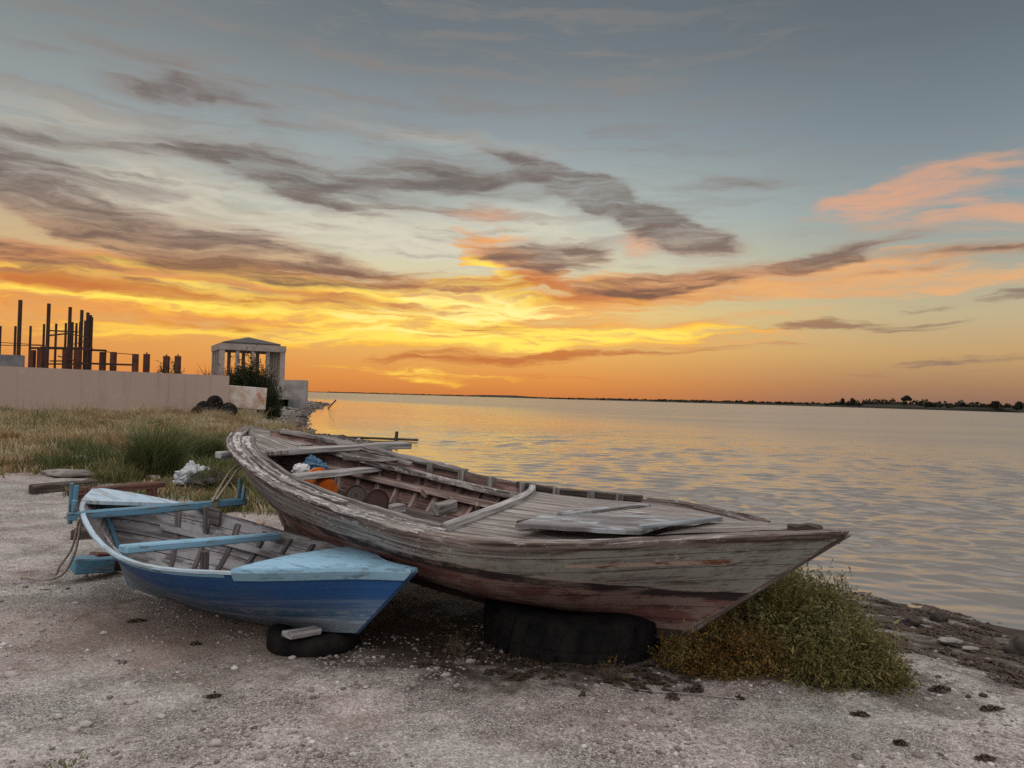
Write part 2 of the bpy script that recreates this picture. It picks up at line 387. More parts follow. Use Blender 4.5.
PLYW = wood_mat('plywood_blue_grey', (.28, .285, .285, 1), (.11, .10, .095, 1), (.36, .37, .38, 1), paint=(.34, .375, .395, 1), paint_amt=.5, grain=14, bump=.2)
BLUEPAINT = wood_mat('sky_blue_paint', (.16, .28, .37, 1), (.08, .12, .15, 1), (.3, .42, .5, 1), paint=(.22, .42, .56, 1), paint_amt=.78, rough=.5, bump=.15, wear_scale=4)
BLUEBEAM = wood_mat('blue_beam_paint', (.14, .22, .27, 1), (.07, .08, .085, 1), (.26, .36, .42, 1), paint=(.10, .24, .34, 1), paint_amt=.66, rough=.6, bump=.2, wear_scale=5)
BLUEDECK = wood_mat('blue_deck_paint', (.24, .40, .50, 1), (.15, .24, .30, 1), (.36, .52, .6, 1), paint=(.27, .48, .62, 1), paint_amt=.74, rough=.5, bump=.25, wear_scale=6)
PALEDECK = wood_mat('pale_deck_paint', (.42, .48, .5, 1), (.2, .25, .28, 1), (.6, .66, .68, 1), paint=(.38, .51, .60, 1), paint_amt=.66, rough=.5, bump=.1)
SMALLIN = wood_mat('small_boat_inside', (.30, .28, .28, 1), (.11, .10, .10, 1), (.4, .39, .39, 1), paint=(.36, .36, .37, 1), paint_amt=.6, planks=7, grain=24)
SMALLRIB = wood_mat('small_boat_rib', (.16, .145, .14, 1), (.06, .052, .05, 1), (.24, .22, .21, 1))
PINKBOARD = wood_mat('pinkish_boards', (.36, .27, .25, 1), (.14, .10, .09, 1), (.44, .36, .33, 1), paint=(.42, .33, .31, 1), paint_amt=.6, planks=8)
RUBBER = flat_mat('tyre_rubber', (.009, .009, .010, 1), (.022, .019, .017, 1), .85, 7, .4, 40)
RUBBER.node_tree.nodes['Principled BSDF'].inputs['Specular IOR Level'].default_value = .08
ROPEM = flat_mat('rope', (.34, .30, .24, 1), (.2, .17, .13, 1), .9, 60, .5, dist=.003)
RUST = flat_mat('rusty_steel', (.12, .045, .028, 1), (.05, .025, .02, 1), .8, 3, .2)
DARKSTEEL = flat_mat('dark_steel', (.055, .028, .024, 1), (.03, .018, .017, 1), .8, 2, .1)
CONC = flat_mat('concrete', (.34, .32, .30, 1), (.22, .2, .19, 1), .9, .8, .3, 8)
CONCP = flat_mat('pale_concrete', (.34, .295, .26, 1), (.25, .22, .20, 1), .85, .6, .1, 8)
GREYBLOCK = flat_mat('grey_block', (.20, .20, .21, 1), (.14, .14, .145, 1), .9, 2, .3, 10)
BARK = flat_mat('bark', (.09, .065, .05, 1), (.05, .037, .03, 1), .95, 6, .4)

def hull_mat(name, kind):
    m, t, p = material(name)
    uv = t.new('ShaderNodeUVMap').outputs[0]
    def attr(n): a = t.new('ShaderNodeAttribute'); a.attribute_name = n; return a.outputs['Fac']
    z, tt, wv = attr('hz'), attr('ht'), attr('hw')
    g = t.noise(t.mapping(uv, sc=(1.2, 46, 1)), 1., 7, .62)
    gl = t.noise(t.mapping(uv, sc=(1.0, 9, 1)), 1.4, 5, .62)
    blot = t.noise(t.mapping(uv, sc=(1, 2.2, 1)), 3.2, 7, .66)
    blot2 = t.noise(t.mapping(uv, sc=(1, 2.5, 1)), 8., 6, .66)
    spk = t.noise(uv, 30, 4, .7)
    zz = t.math('ADD', z, t.math('MULTIPLY_ADD', gl, .05, -.025))
    if kind == 'old':
        wood = t.mix(t.step(g, .36, .64), (.085, .073, .066, 1), (.36, .335, .31, 1))
        wood = t.mix(t.math('MULTIPLY', t.step(gl, .5, .68), .7), wood, (.34, .31, .29, 1))
        green = t.mix(blot2, (.26, .275, .24, 1), (.39, .40, .36, 1))
        green = t.mix(t.math('MULTIPLY', t.step(gl, .52, .7), .4), green, (.33, .33, .30, 1))
        keepg = t.math('MULTIPLY', t.step(tt, .5, .88), .13)
        gm = t.step(t.math('ADD', t.math('MULTIPLY_ADD', blot, .75, t.math('MULTIPLY', gl, .25)), keepg), .56, .66)
        c = t.mix(gm, wood, green)
        # brown stains and white peeled flecks
        c = t.mix(t.math('MULTIPLY', t.step(blot2, .53, .64), .75), c, (.11, .075, .055, 1))
        fl = t.math('MULTIPLY', t.step(t.math('ADD', t.math('MULTIPLY', blot2, .5), t.math('MULTIPLY', spk, .5)), .53, .575), t.step(wv, .5, .08))
        fl = t.math('MULTIPLY', fl, t.step(t.noise(t.mapping(uv, sc=(1, 2, 1)), 1.4, 3, .5), .42, .6))
        c = t.mix(t.math('MULTIPLY', fl, .75), c, (.56, .52, .49, 1))
        # red-brown bottom paint under a dark boot line
        red = t.mix(t.step(gl, .36, .58), (.11, .05, .043, 1), (.24, .11, .095, 1))
        red = t.mix(t.math('MULTIPLY', t.step(blot, .44, .56), .8), red, (.34, .25, .22, 1))
        red = t.mix(t.math('MULTIPLY', t.step(g, .56, .72), .55), red, (.34, .27, .25, 1))
        zr = t.math('ADD', zz, t.math('ADD', t.math('MULTIPLY', t.step(tt, .5, 0.), -.10), t.math('MULTIPLY', t.step(tt, .95, .65), -.15)))
        edge = .495
        c = t.mix(t.step(zr, edge, edge - .012), c, red)
        boot = t.math('MULTIPLY', t.step(zr, edge + .004, edge - .006), t.step(zr, edge - .075, edge - .05))
        c = t.mix(t.math('MULTIPLY', boot, t.math('MULTIPLY_ADD', t.step(blot, .62, .5), .6, .3)), c, (.018, .018, .02, 1))
        pale = t.math('MULTIPLY', t.step(zr, edge + .028, edge + .012), t.step(zr, edge - .005, edge + .006))
        c = t.mix(t.math('MULTIPLY', pale, t.step(blot2, .4, .55)), c, (.40, .34, .31, 1))
        planks, depth = 7.0, 2.2
    else:
        blue = t.mix(blot, (.014, .074, .22, 1), (.024, .112, .31, 1))
        blue = t.mix(t.math('MULTIPLY', t.step(gl, .5, .7), .35), blue, (.05, .14, .28, 1))
        worn = t.mix(t.step(gl, .4, .62), (.13, .19, .25, 1), (.33, .36, .38, 1))
        f = t.math('ADD', wv, t.math('MULTIPLY_ADD', gl, .22, -.11))
        f = t.math('ADD', f, t.math('MULTIPLY', t.step(tt, .75, .2), .12))
        c = t.mix(t.math('MULTIPLY', t.step(f, .30, .86), .9), blue, worn)
        band = t.math('MULTIPLY', t.step(f, .60, .66), t.step(f, .80, .70))
        c = t.mix(t.math('MULTIPLY', band, t.step(blot2, .38, .56)), c, (.055, .13, .23, 1))
        c = t.mix(t.math('MULTIPLY', t.step(f, .80, .9), .8), c, (.12, .15, .18, 1))
        c = t.mix(t.math('MULTIPLY', t.step(spk, .58, .66), t.math('MULTIPLY', t.step(f, .66, .9), .8)), c, (.5, .52, .52, 1))
        c = t.mix(t.math('MULTIPLY', t.step(t.math('ADD', t.math('MULTIPLY', blot2, .5), t.math('MULTIPLY', spk, .5)), .585, .62), .35), c, (.25, .33, .40, 1))
        planks, depth = 7.0, .7
    sp = t.new('ShaderNodeSeparateXYZ'); t.l.new(uv, sp.inputs[0])
    fr = t.math('FRACT', t.math('MULTIPLY', wv, planks))
    seam = t.math('MAXIMUM', t.step(fr, .035, .008), t.step(fr, .97, .995))
    run = t.math('MULTIPLY', t.step(t.noise(t.mapping(uv, sc=(26, 1.1, 1)), 1., 4, .6), .56, .72), t.step(blot, .42, .6))
    c = t.mix(t.math('MULTIPLY', run, .34 if kind == 'old' else .28), c, (.085, .055, .04, 1))
    grime = t.step(t.noise(uv, 1.3, 4, .6), .45, .7)
    c = t.mix(t.math('MULTIPLY', grime, .15 if kind == 'old' else .18), c, (.13, .115, .10, 1))
    c = t.mix(t.math('MULTIPLY', seam, (.75 if kind == 'old' else .45)), c, (.015, .012, .011, 1))
    h = t.math('MULTIPLY_ADD', seam, -depth, t.math('MULTIPLY', g, .55 if kind == 'old' else .2))
    h = t.math('MULTIPLY_ADD', blot2, .5 if kind == 'old' else .2, h)
    t.put(p.inputs['Base Color'], c); p.inputs['Roughness'].default_value = .82 if kind == 'old' else .45
    t.put(p.inputs['Normal'], t.bump(h, .5 if kind == 'old' else .3, .007))
    return m
HULL_OLD = hull_mat('old_hull_paint', 'old'); HULL_BLUE = hull_mat('blue_hull_paint', 'blue')

# ------------------------------------------------------------------ coast, ground, sea
COAST = np.array([(60, -60), (24, -18), (14, -3), (8.2, 2.6), (5.6, 5.6), (4.5, 6.75), (3.2, 8.2), (1.3, 11), (-1.2, 16), (-3.6, 24), (-5.0, 29.5), (-6.6, 32.2), (-8.6, 34), (-10.6, 40), (-14.6, 54.5), (-19.6, 75), (-23.0, 92), (-26.5, 108), (-29.5, 124), (-36, 136), (-60, 170), (-300, 420), (-3000, 3000)], float)
def coast_s(x, y):
    """signed distance to the water line, positive on land"""
    p = np.stack([x, y], -1).reshape(-1, 2)
    best = np.full(len(p), 1e9); sgn = np.ones(len(p))
    for a, b in zip(COAST[:-1], COAST[1:]):
        d = b - a; L2 = d @ d
        s = np.clip(((p - a) @ d) / L2, 0, 1)
        q = a + s[:, None] * d; dist = np.hypot(*(p - q).T)
        side = d[0] * (p[:, 1] - a[1]) - d[1] * (p[:, 0] - a[0])
        m = dist < best
        best = np.where(m, dist, best); sgn = np.where(m, np.where(side >= 0, 1, -1), sgn)
    return (best * sgn).reshape(np.shape(x))
SEA = -.3
def vnoise(x, y, seed=0):
    r = np.random.default_rng(seed); T = r.random((64, 64))
    xi = np.floor(x).astype(int); yi = np.floor(y).astype(int); fx = x - xi; fy = y - yi
    fx = fx * fx * (3 - 2 * fx); fy = fy * fy * (3 - 2 * fy)
    g = lambda a, b: T[a % 64, b % 64]
    return (g(xi, yi) * (1 - fx) + g(xi + 1, yi) * fx) * (1 - fy) + (g(xi, yi + 1) * (1 - fx) + g(xi + 1, yi + 1) * fx) * fy
def ground_z(x, y, s=None):
    x = np.asarray(x, float); y = np.asarray(y, float)
    if s is None: s = coast_s(x, y)
    s = s + (vnoise(x * 1.3, y * 1.3, 3) - .5) * .5 * np.clip(1 - abs(s) / 6, 0, 1) + (vnoise(x * 4, y * 4, 8) - .5) * .18
    q = np.clip(s / 3.2, 0, 1); z = SEA + (-SEA) * (q * q * (3 - 2 * q)) + np.where(s < 0, s * .09, 0)
    z = np.maximum(z, -3)
    land = np.clip(s / 2, 0, 1)
    z += land * ((vnoise(x * .8, y * .8, 1) - .5) * .05 + (vnoise(x * 2.7, y * 2.7, 2) - .5) * .034 + (vnoise(x * 9, y * 9, 5) - .5) * .015)
    z += .25 * np.clip((y - 11) / 18, 0, 1) * np.clip((s - 2) / 8, 0, 1)
    z += .6 * np.clip((y - 60) / 25, 0, 1) * np.clip((s - 3) / 8, 0, 1)
    return z
def gz(x, y): return float(ground_z(np.array([x]), np.array([y]))[0])

def hit(u, v):
    """where the sight line meets the ground"""
    r = FW * F + RT * (u - 512) - UPV * (v - 384); r = r / r[1]
    d = np.geomspace(2.4, 90, 4000); P = CAM + r * d[:, None]; g = ground_z(P[:, 0], P[:, 1]); i = np.argmax(P[:, 2] < g)
    return np.array([P[i, 0], P[i, 1], g[i]])
def polar(rings, azs):
    Rr, A = np.meshgrid(rings, azs, indexing='ij')
    x = Rr * np.sin(A); y = Rr * np.cos(A)
    nr, na = Rr.shape
    i, j = np.meshgrid(np.arange(nr - 1), np.arange(na), indexing='ij'); j2 = (j + 1) % na
    f = np.stack([i * na + j, (i + 1) * na + j, (i + 1) * na + j2, i * na + j2], -1).reshape(-1, 4)
    return x.ravel(), y.ravel(), f[:, ::-1]

def ground_mat():
    m, t, p = material('shingle_and_soil')
    pos = t.new('ShaderNodeNewGeometry').outputs['Position']
    def attr(n): a = t.new('ShaderNodeAttribute'); a.attribute_name = n; return a.outputs['Fac']
    s = attr('shore'); gr = attr('field')
    big = t.noise(pos, .55, 4, .55); mid = t.noise(pos, 2.2, 5, .6); sm = t.noise(pos, 14, 4, .65)
    c = t.mix(t.step(big, .40, .60), (.405, .36, .335, 1), (.385, .368, .335, 1))
    c = t.mix(t.math('MULTIPLY', t.step(mid, .47, .66), .6), c, (.28, .22, .20, 1))
    c = t.mix(t.math('MULTIPLY', t.step(t.noise(pos, .9, 3, .5), .5, .62), .35), c, (.34, .34, .29, 1))
    c = t.mix(t.math('MULTIPLY', t.step(sm, .55, .75), .3), c, (.42, .39, .37, 1))
    v1 = t.voro(pos, 95); v2 = t.voro(pos, 210); v3 = t.voro(pos, 40)
    def vary(v, a):
        sp = t.new('ShaderNodeSeparateColor'); t.l.new(v.outputs['Color'], sp.inputs[0])
        return t.math('MULTIPLY_ADD', sp.outputs[0], a, 1 - a * .5)
    k = t.math('MULTIPLY', vary(v1, .6), t.math('MULTIPLY', vary(v2, .6), vary(v3, .35)))
    patch = t.step(t.noise(pos, 1.7, 4, .6), .42, .6)
    gap = t.math('SUBTRACT', 1., t.math('MULTIPLY', t.step(v1.outputs['Distance'], .35, .75), t.math('MULTIPLY_ADD', patch, .45, .1)))
    k = t.math('MULTIPLY', k, gap)
    cs = t.new('ShaderNodeCombineColor')
    for i in range(3): t.l.new(k, cs.inputs[i])
    c = t.mix(1., c, cs.outputs[0], 'MULTIPLY')
    # brown soil patches
    so_ = t.step(t.noise(pos, 1.5, 7, .68), .53, .68)
    c = t.mix(t.math('MULTIPLY', so_, .7), c, (.17, .12, .095, 1))
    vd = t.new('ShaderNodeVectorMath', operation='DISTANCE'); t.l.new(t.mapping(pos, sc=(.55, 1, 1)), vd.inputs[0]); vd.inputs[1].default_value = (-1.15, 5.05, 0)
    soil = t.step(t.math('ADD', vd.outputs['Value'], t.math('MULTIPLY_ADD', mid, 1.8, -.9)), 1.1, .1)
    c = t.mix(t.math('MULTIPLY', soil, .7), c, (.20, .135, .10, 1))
    for (cx, cy, sx, R_, a_) in ((-.45, 5.05, .8, .95, .92), (.55, 4.75, .6, .6, .85), (3.3, 5.2, .9, .8, .7), (.0, 4.45, .5, .35, .6), (2.3, 4.2, .8, .35, .5)):  # shade under and between the boats painted dark, with dark litter elsewhere
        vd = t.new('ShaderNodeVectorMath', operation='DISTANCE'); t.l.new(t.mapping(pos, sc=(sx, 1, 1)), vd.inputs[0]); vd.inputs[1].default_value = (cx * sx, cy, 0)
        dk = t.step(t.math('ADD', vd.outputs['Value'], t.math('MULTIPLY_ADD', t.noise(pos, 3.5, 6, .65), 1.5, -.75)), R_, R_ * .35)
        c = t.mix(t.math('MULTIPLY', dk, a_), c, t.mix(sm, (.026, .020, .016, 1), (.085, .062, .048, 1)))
    # field soil
    c = t.mix(t.math('MULTIPLY', gr, .85), c, t.mix(mid, (.13, .10, .06, 1), (.25, .18, .11, 1)))
    # shore: drift of rotten weed, wet at the edge
    st = t.noise(t.mapping(pos, rot=(0, 0, rad(48)), sc=(1.3, 3.0, 1)), 2.2, 8, .72)
    band = t.math('MULTIPLY', t.step(s, 3.9, 2.0), t.step(s, -.4, .2))
    wk = t.math('MULTIPLY', band, t.step(t.math('ADD', st, t.math('MULTIPLY', t.step(s, 3.5, .5), .13)), .46, .66))
    c = t.mix(t.math('MULTIPLY', wk, .9), c, t.mix(sm, (.018, .014, .011, 1), (.06, .045, .034, 1)))
    p.inputs['Specular IOR Level'].default_value = .12; wet = t.step(s, .7, .05)
    c = t.mix(t.math('MULTIPLY', wet, .7), c, (.045, .035, .027, 1))
    t.put(p.inputs['Base Color'], c)
    t.put(p.inputs['Roughness'], t.math('MULTIPLY_ADD', wet, -.25, .92))
    h = t.math('ADD', t.math('MULTIPLY', v1.outputs['Distance'], -.7), t.math('MULTIPLY', v2.outputs['Distance'], -.35))
    h = t.math('ADD', h, t.math('MULTIPLY', v3.outputs['Distance'], -.5))
    h = t.math('MULTIPLY_ADD', sm, 1.2, h)
    t.put(p.inputs['Normal'], t.bump(t.math('MULTIPLY', h, t.math('MULTIPLY_ADD', patch, .5, .6)), .9, .014))
    return m

FIELD_EDGE = lambda x, y: 0
def field_mask(x, y):
    """1 inside the rough grass between the boats and the wall"""
    s = coast_s(x, y)
    e = 12.3 + (vnoise(x * .9, y * .9, 21) - .5) * 2.6 - np.clip((x + 7.2) * .75, 0, 3.4)
    return np.clip((y - e) / 2.6, 0, 1) * np.clip((s - 2.2) / 2.5, 0, 1)

def build_ground():
    az = np.concatenate([np.linspace(-rad(48), rad(48), 560, endpoint=False), np.linspace(rad(48), 2 * math.pi - rad(48), 60, endpoint=False)])
    rings = np.concatenate([[.02], np.geomspace(.8, 2.6, 10), np.geomspace(2.7, 20, 330), np.geomspace(20.3, 140, 90), [200, 400, 900, 2500]])
    x, y, f = polar(rings, az)
    s = coast_s(x, y); z = ground_z(x, y, s)
    z = np.where(np.hypot(x, y) > 800, np.minimum(z, np.where(s > 0, 1.0, -3)), z)
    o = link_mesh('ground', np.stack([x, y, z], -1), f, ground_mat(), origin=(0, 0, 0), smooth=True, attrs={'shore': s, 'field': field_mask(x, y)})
    tag(o, kind='structure')
build_ground()

def sea_mat():
    m, t, p = material('sea_water')
    pos = t.new('ShaderNodeNewGeometry').outputs['Position']
    p.inputs['Base Color'].default_value = (.19, .172, .148, 1)
    p.inputs['Roughness'].default_value = .05; p.inputs['IOR'].default_value = 1.333; p.inputs['Specular IOR Level'].default_value = .5
    calm = t.noise(t.mapping(pos, rot=(0, 0, rad(20)), sc=(.02, .09, 1)), 1., 4, .6)
    a = t.noise(t.mapping(pos, rot=(0, 0, rad(16)), sc=(.8, 2.4, 1)), 1.5, 3, .55, .3)
    b = t.noise(t.mapping(pos, rot=(0, 0, rad(-10)), sc=(1.0, 2.4, 1)), 4.5, 3, .6, .5)
    b2 = t.noise(t.mapping(pos, rot=(0, 0, rad(24)), sc=(1.0, 2.2, 1)), 11., 2, .6, .5)
    far = t.noise(t.mapping(pos, rot=(0, 0, rad(8)), sc=(.3, .9, 1)), .8, 3, .6)
    h = t.math('ADD', t.math('MULTIPLY', a, .034), t.math('MULTIPLY', b, .010))
    h = t.math('MULTIPLY_ADD', b2, .0008, h)
    h = t.math('MULTIPLY_ADD', far, .13, h)
    h = t.math('MULTIPLY', h, t.math('MULTIPLY_ADD', t.step(calm, .35, .65), .6, .55))
    of = t.new('ShaderNodeAttribute'); of.attribute_name = 'off'
    h = t.math('MULTIPLY', h, t.math('MULTIPLY_ADD', t.step(of.outputs['Fac'], .2, 3.0), .85, .15))
    t.put(p.inputs['Roughness'], t.math('MULTIPLY_ADD', t.step(of.outputs['Fac'], 4., 40.), t.math('MULTIPLY_ADD', calm, .20, .12), .05))
    t.put(p.inputs['Normal'], t.bump(h, .9, 1.0))
    return m
def build_sea():
    az = np.concatenate([np.linspace(-rad(30), rad(46), 760, endpoint=False), np.linspace(rad(46), 2 * math.pi - rad(30), 120, endpoint=False)])
    rings = np.concatenate([[1.0, 3.5], np.geomspace(5.2, 70, 640), np.geomspace(72, 400, 60), np.geomspace(450, 40000, 26)])
    x, y, f = polar(rings, az)
    z = np.zeros_like(x); r = np.random.default_rng(5)
    d = np.hypot(x, y)
    for i in range(80):
        lam = 10 ** r.uniform(math.log10(.12), math.log10(.95)); k = 2 * math.pi / lam
        th = rad(-112) + r.normal(0, .38)                       # running in towards the beach
        ph = r.uniform(0, 6.28); amp = .0076 * lam ** 1.0 * r.uniform(.6, 1.2)
        fade = np.clip(1.4 - d * .0045 / (lam * .22), 0, 1)
        w = np.sin(k * (x * math.cos(th) + y * math.sin(th)) + ph + 1.2 * np.sin(.35 * x + i) * .5 + .6 * np.sin(.23 * y + 2 * i))
        z += amp * fade * (w + .25 * np.abs(w))
    patch = .55 + .9 * vnoise(x * .12 + 3, y * .22, 9)
    s = -coast_s(x, y)
    z = z * patch * np.clip(.15 + s / 3.5, .12, 1)
    z += .012 * np.exp(-((s - 1.0) / .25) ** 2)
    o = link_mesh('sea', np.stack([x, y, z + SEA], -1), f, sea_mat(), origin=(0, 0, 0), smooth=True, attrs={'off': np.clip(s, -1, 60)})
    tag(o, kind='structure')
build_sea()

# ------------------------------------------------------------------ scatter helpers
def ico(sub=1):
    bm = bmesh.new(); bmesh.ops.create_icosphere(bm, subdivisions=sub, radius=1)
    v = np.array([p.co[:] for p in bm.verts]); f = np.array([[q.index for q in g.verts] for g in bm.faces]); bm.free(); return v, f
def rot_mats(n, r):
    q = r.normal(size=(n, 4)); q /= np.linalg.norm(q, axis=1)[:, None]; a, b, c, d = q.T
    return np.stack([1 - 2 * (c * c + d * d), 2 * (b * c - a * d), 2 * (b * d + a * c), 2 * (b * c + a * d), 1 - 2 * (b * b + d * d), 2 * (c * d - a * b), 2 * (b * d - a * c), 2 * (c * d + a * b), 1 - 2 * (b * b + c * c)], -1).reshape(n, 3, 3)
def scatter(base_v, base_f, P, S, R_):
    V = np.einsum('nij,nkj->nki', R_, base_v[None] * S[:, None, :]) + P[:, None, :]
    Fc = base_f[None] + (np.arange(len(P)) * len(base_v))[:, None, None]
    return V.reshape(-1, 3), Fc.reshape(-1, base_f.shape[1])
def in_wedge(n, r0, r1, a0, a1, r):
    d = np.exp(r.uniform(math.log(r0), math.log(r1), n)); a = rad(1) * r.uniform(a0, a1, n)
    return d * np.sin(a), d * np.cos(a)

STONE = None
def stone_mat():
    m, t, p = material('stones')
    g = t.new('ShaderNodeNewGeometry'); r = g.outputs['Random Per Island']
    c = t.ramp(r, [(0, (.10, .085, .075, 1)), (.3, (.24, .20, .185, 1)), (.6, (.31, .27, .255, 1)), (.88, (.38, .35, .33, 1)), (1, (.58, .56, .53, 1))])
    n = t.noise(g.outputs['Position'], 60, 4)
    c = t.mix(t.step(n, .5, .7), c, (.25, .21, .19, 1))
    t.put(p.inputs['Base Color'], c); p.inputs['Roughness'].default_value = .9
    t.put(p.inputs['Normal'], t.bump(n, .4, .004))
    return m
STONE = stone_mat()
WEED = flat_mat('rotten_seaweed', (.034, .024, .017, 1), (.085, .058, .038, 1), .8, 20, .6)

def pebbles():
    r = np.random.default_rng(3); Vs, Fs, off = [], [], 0
    bv, bf = ico(1)
    for k in range(6):
        b = bv * (1 + r.uniform(-.25, .25, (len(bv), 1)))
        n = 7000
        x, y = in_wedge(n, 2.9, 14, -42, 42, r)
        s = coast_s(x, y); keep = (s > 1.6 + r.random(n) * 1.5) & (field_mask(x, y) < .4)
        x, y, s = x[keep], y[keep], s[keep]; n = len(x)
        # gathered in patches
        pk = vnoise(x * 1.6, y * 1.6, 31) + .6 * vnoise(x * 4, y * 4, 33) + r.random(n) * .4; q = pk > .95; x, y, s = x[q], y[q], s[q]; n = len(x)
        sz = np.exp(r.normal(math.log(.0058), .5, n)); sz = np.minimum(sz, .021)
        S = np.stack([sz * r.uniform(.8, 1.4, n), sz * r.uniform(.8, 1.4, n), sz * r.uniform(.4, .8, n)], -1)
        ang = r.uniform(0, 6.28, n); Rm = np.zeros((n, 3, 3)); Rm[:, 0, 0] = np.cos(ang); Rm[:, 0, 1] = -np.sin(ang); Rm[:, 1, 0] = np.sin(ang); Rm[:, 1, 1] = np.cos(ang); Rm[:, 2, 2] = 1
        P = np.stack([x, y, ground_z(x, y, s) + sz * .18], -1)
        V, Fc = scatter(b, bf, P, S, Rm); Vs.append(V); Fs.append(Fc + off); off += len(V)
    o = link_mesh('pebbles', np.concatenate(Vs), np.concatenate(Fs), STONE, origin=(0, 0, 0))
    tag(o, kind='stuff')
pebbles()

def shore_stones():
    r = np.random.default_rng(14); bv, bf = ico(1); Vs, Fs, off = [], [], 0
    for k in range(4):
        b = bv * (1 + r.uniform(-.3, .3, (len(bv), 1))); P = []
        while len(P) < 650:
            i = r.integers(2, 19); a, c = COAST[i], COAST[i + 1]; q = a + (c - a) * r.random(); d = (c - a) / np.linalg.norm(c - a)
            q = q + np.array([-d[1], d[0]]) * (r.choice([.15, .5, 1.2, 2.2, 3.0]) + r.normal(0, .2)); P.append(q)
        P = np.array(P); n = len(P); z = ground_z(P[:, 0], P[:, 1]); sz = np.exp(r.normal(math.log(.014), .55, n)) * (1 + np.clip(P[:, 1] - 8, 0, 80) * .055); sz = np.minimum(sz, .25)
        S = np.stack([sz * r.uniform(.8, 1.5, n), sz * r.uniform(.7, 1.2, n), sz * r.uniform(.4, .8, n)], -1)
        V, Fc = scatter(b, bf, np.stack([P[:, 0], P[:, 1], z + sz * .15], -1), S, rot_mats(n, r) * 0 + np.eye(3)[None]); Vs.append(V); Fs.append(Fc + off); off += len(V)
    m, t, p = material('shore_stones'); g = t.new('ShaderNodeNewGeometry').outputs['Random Per Island']
    t.put(p.inputs['Base Color'], t.ramp(g, [(0, (.03, .025, .02, 1)), (.55, (.08, .065, .052, 1)), (.85, (.18, .15, .13, 1)), (1, (.34, .31, .28, 1))])); p.inputs['Roughness'].default_value = .8
    tag(link_mesh('shore_stones', np.concatenate(Vs), np.concatenate(Fs), m, origin=(0, 0, 0)), kind='stuff')
shore_stones()

def weed_clump_verts(cx, cy, rx, ry, ang, h, r, n=70):
    """a ragged heap of rotten weed: strips lying every way"""
    V, Fc = [], []
    for i in range(n):
        a = r.uniform(0, 6.28); q = math.sqrt(r.random())
        lx, ly = rx * q * math.cos(a), ry * q * math.sin(a)
        x = cx + lx * math.cos(ang) - ly * math.sin(ang); y = cy + lx * math.sin(ang) + ly * math.cos(ang)
        th = ang + r.normal(0, .9); L = r.uniform(.25, .7) * max(rx, ry) * .9; w = r.uniform(.003, .009) * (1 + rx * 1.5)
        zc = gz(x, y) + h * (1 - q) * r.random() + .004
        b = len(V); dx, dy = math.cos(th), math.sin(th); cz = r.uniform(.2, 1) * h * .5
        for k, (u, up) in enumerate(((-.5, 0), (-.17, cz), (.17, cz * r.random()), (.5, 0))):
            ww = w * (1 if 0 < k < 3 else .4); ox = r.normal(0, .1) * L
            px, py = x + dx * u * L - dy * ox, y + dy * u * L + dx * ox
            V += [(px - dy * ww, py + dx * ww, zc + up), (px + dy * ww, py - dx * ww, zc + up + r.uniform(-.3, .6) * w)]
        for k in range(3): Fc.append((b + 2 * k, b + 2 * k + 1, b + 2 * k + 3, b + 2 * k + 2))
    return V, Fc

def seaweed():
    r = np.random.default_rng(9); V, Fc = [], []
    def add(v, f):
        b = len(V); V.extend(v); Fc.extend([tuple(b + i for i in q) for q in f])
    # the wrack line along the beach
    for i in range(330):
        s0 = r.choice([.35, .8, 1.5, 2.2]) + r.normal(0, .18); tpar = r.uniform(0, 1)
        k = r.integers(3, 8); a, b = COAST[k], COAST[k + 1]; p = a + (b - a) * tpar
        d = (b - a) / np.linalg.norm(b - a); n = np.array([-d[1], d[0]])
        q = p + n * s0
        add(*weed_clump_verts(q[0], q[1], r.uniform(.08, .3), r.uniform(.03, .08), math.atan2(d[1], d[0]) + r.normal(0, .2), r.uniform(.01, .04), r, 44))
    # litter under and before the big boat
    for i in range(150):
        u = r.uniform(420, 700); v = 648 + (u - 420) * .12 + r.normal(0, 11)
        p = at(u, min(v, 700), z=0)
        add(*weed_clump_verts(p[0], p[1], r.uniform(.02, .09), .02, r.uniform(0, 6), .015, r, 20))
    o = link_mesh('seaweed_wrack', V, Fc, WEED, origin=(0, 0, 0)); tag(o, kind='stuff')
seaweed()

# ------------------------------------------------------------------ boats
KB = np.array([0, .08, .25, .5, .75, .92, 1.]); KZ = np.array([0, .25, .5, .75, 1.])
def catm(kn, va, t):
    t = np.asarray(t, float); va = np.asarray(va, float)
    m = np.gradient(va, kn); i = np.clip(np.searchsorted(kn, t) - 1, 0, len(kn) - 2)
    h = kn[i + 1] - kn[i]; s = (t - kn[i]) / h
    return (2 * s**3 - 3 * s**2 + 1) * va[i] + (s**3 - 2 * s**2 + s) * h * m[i] + (-2 * s**3 + 3 * s**2) * va[i + 1] + (s**3 - s**2) * h * m[i + 1]

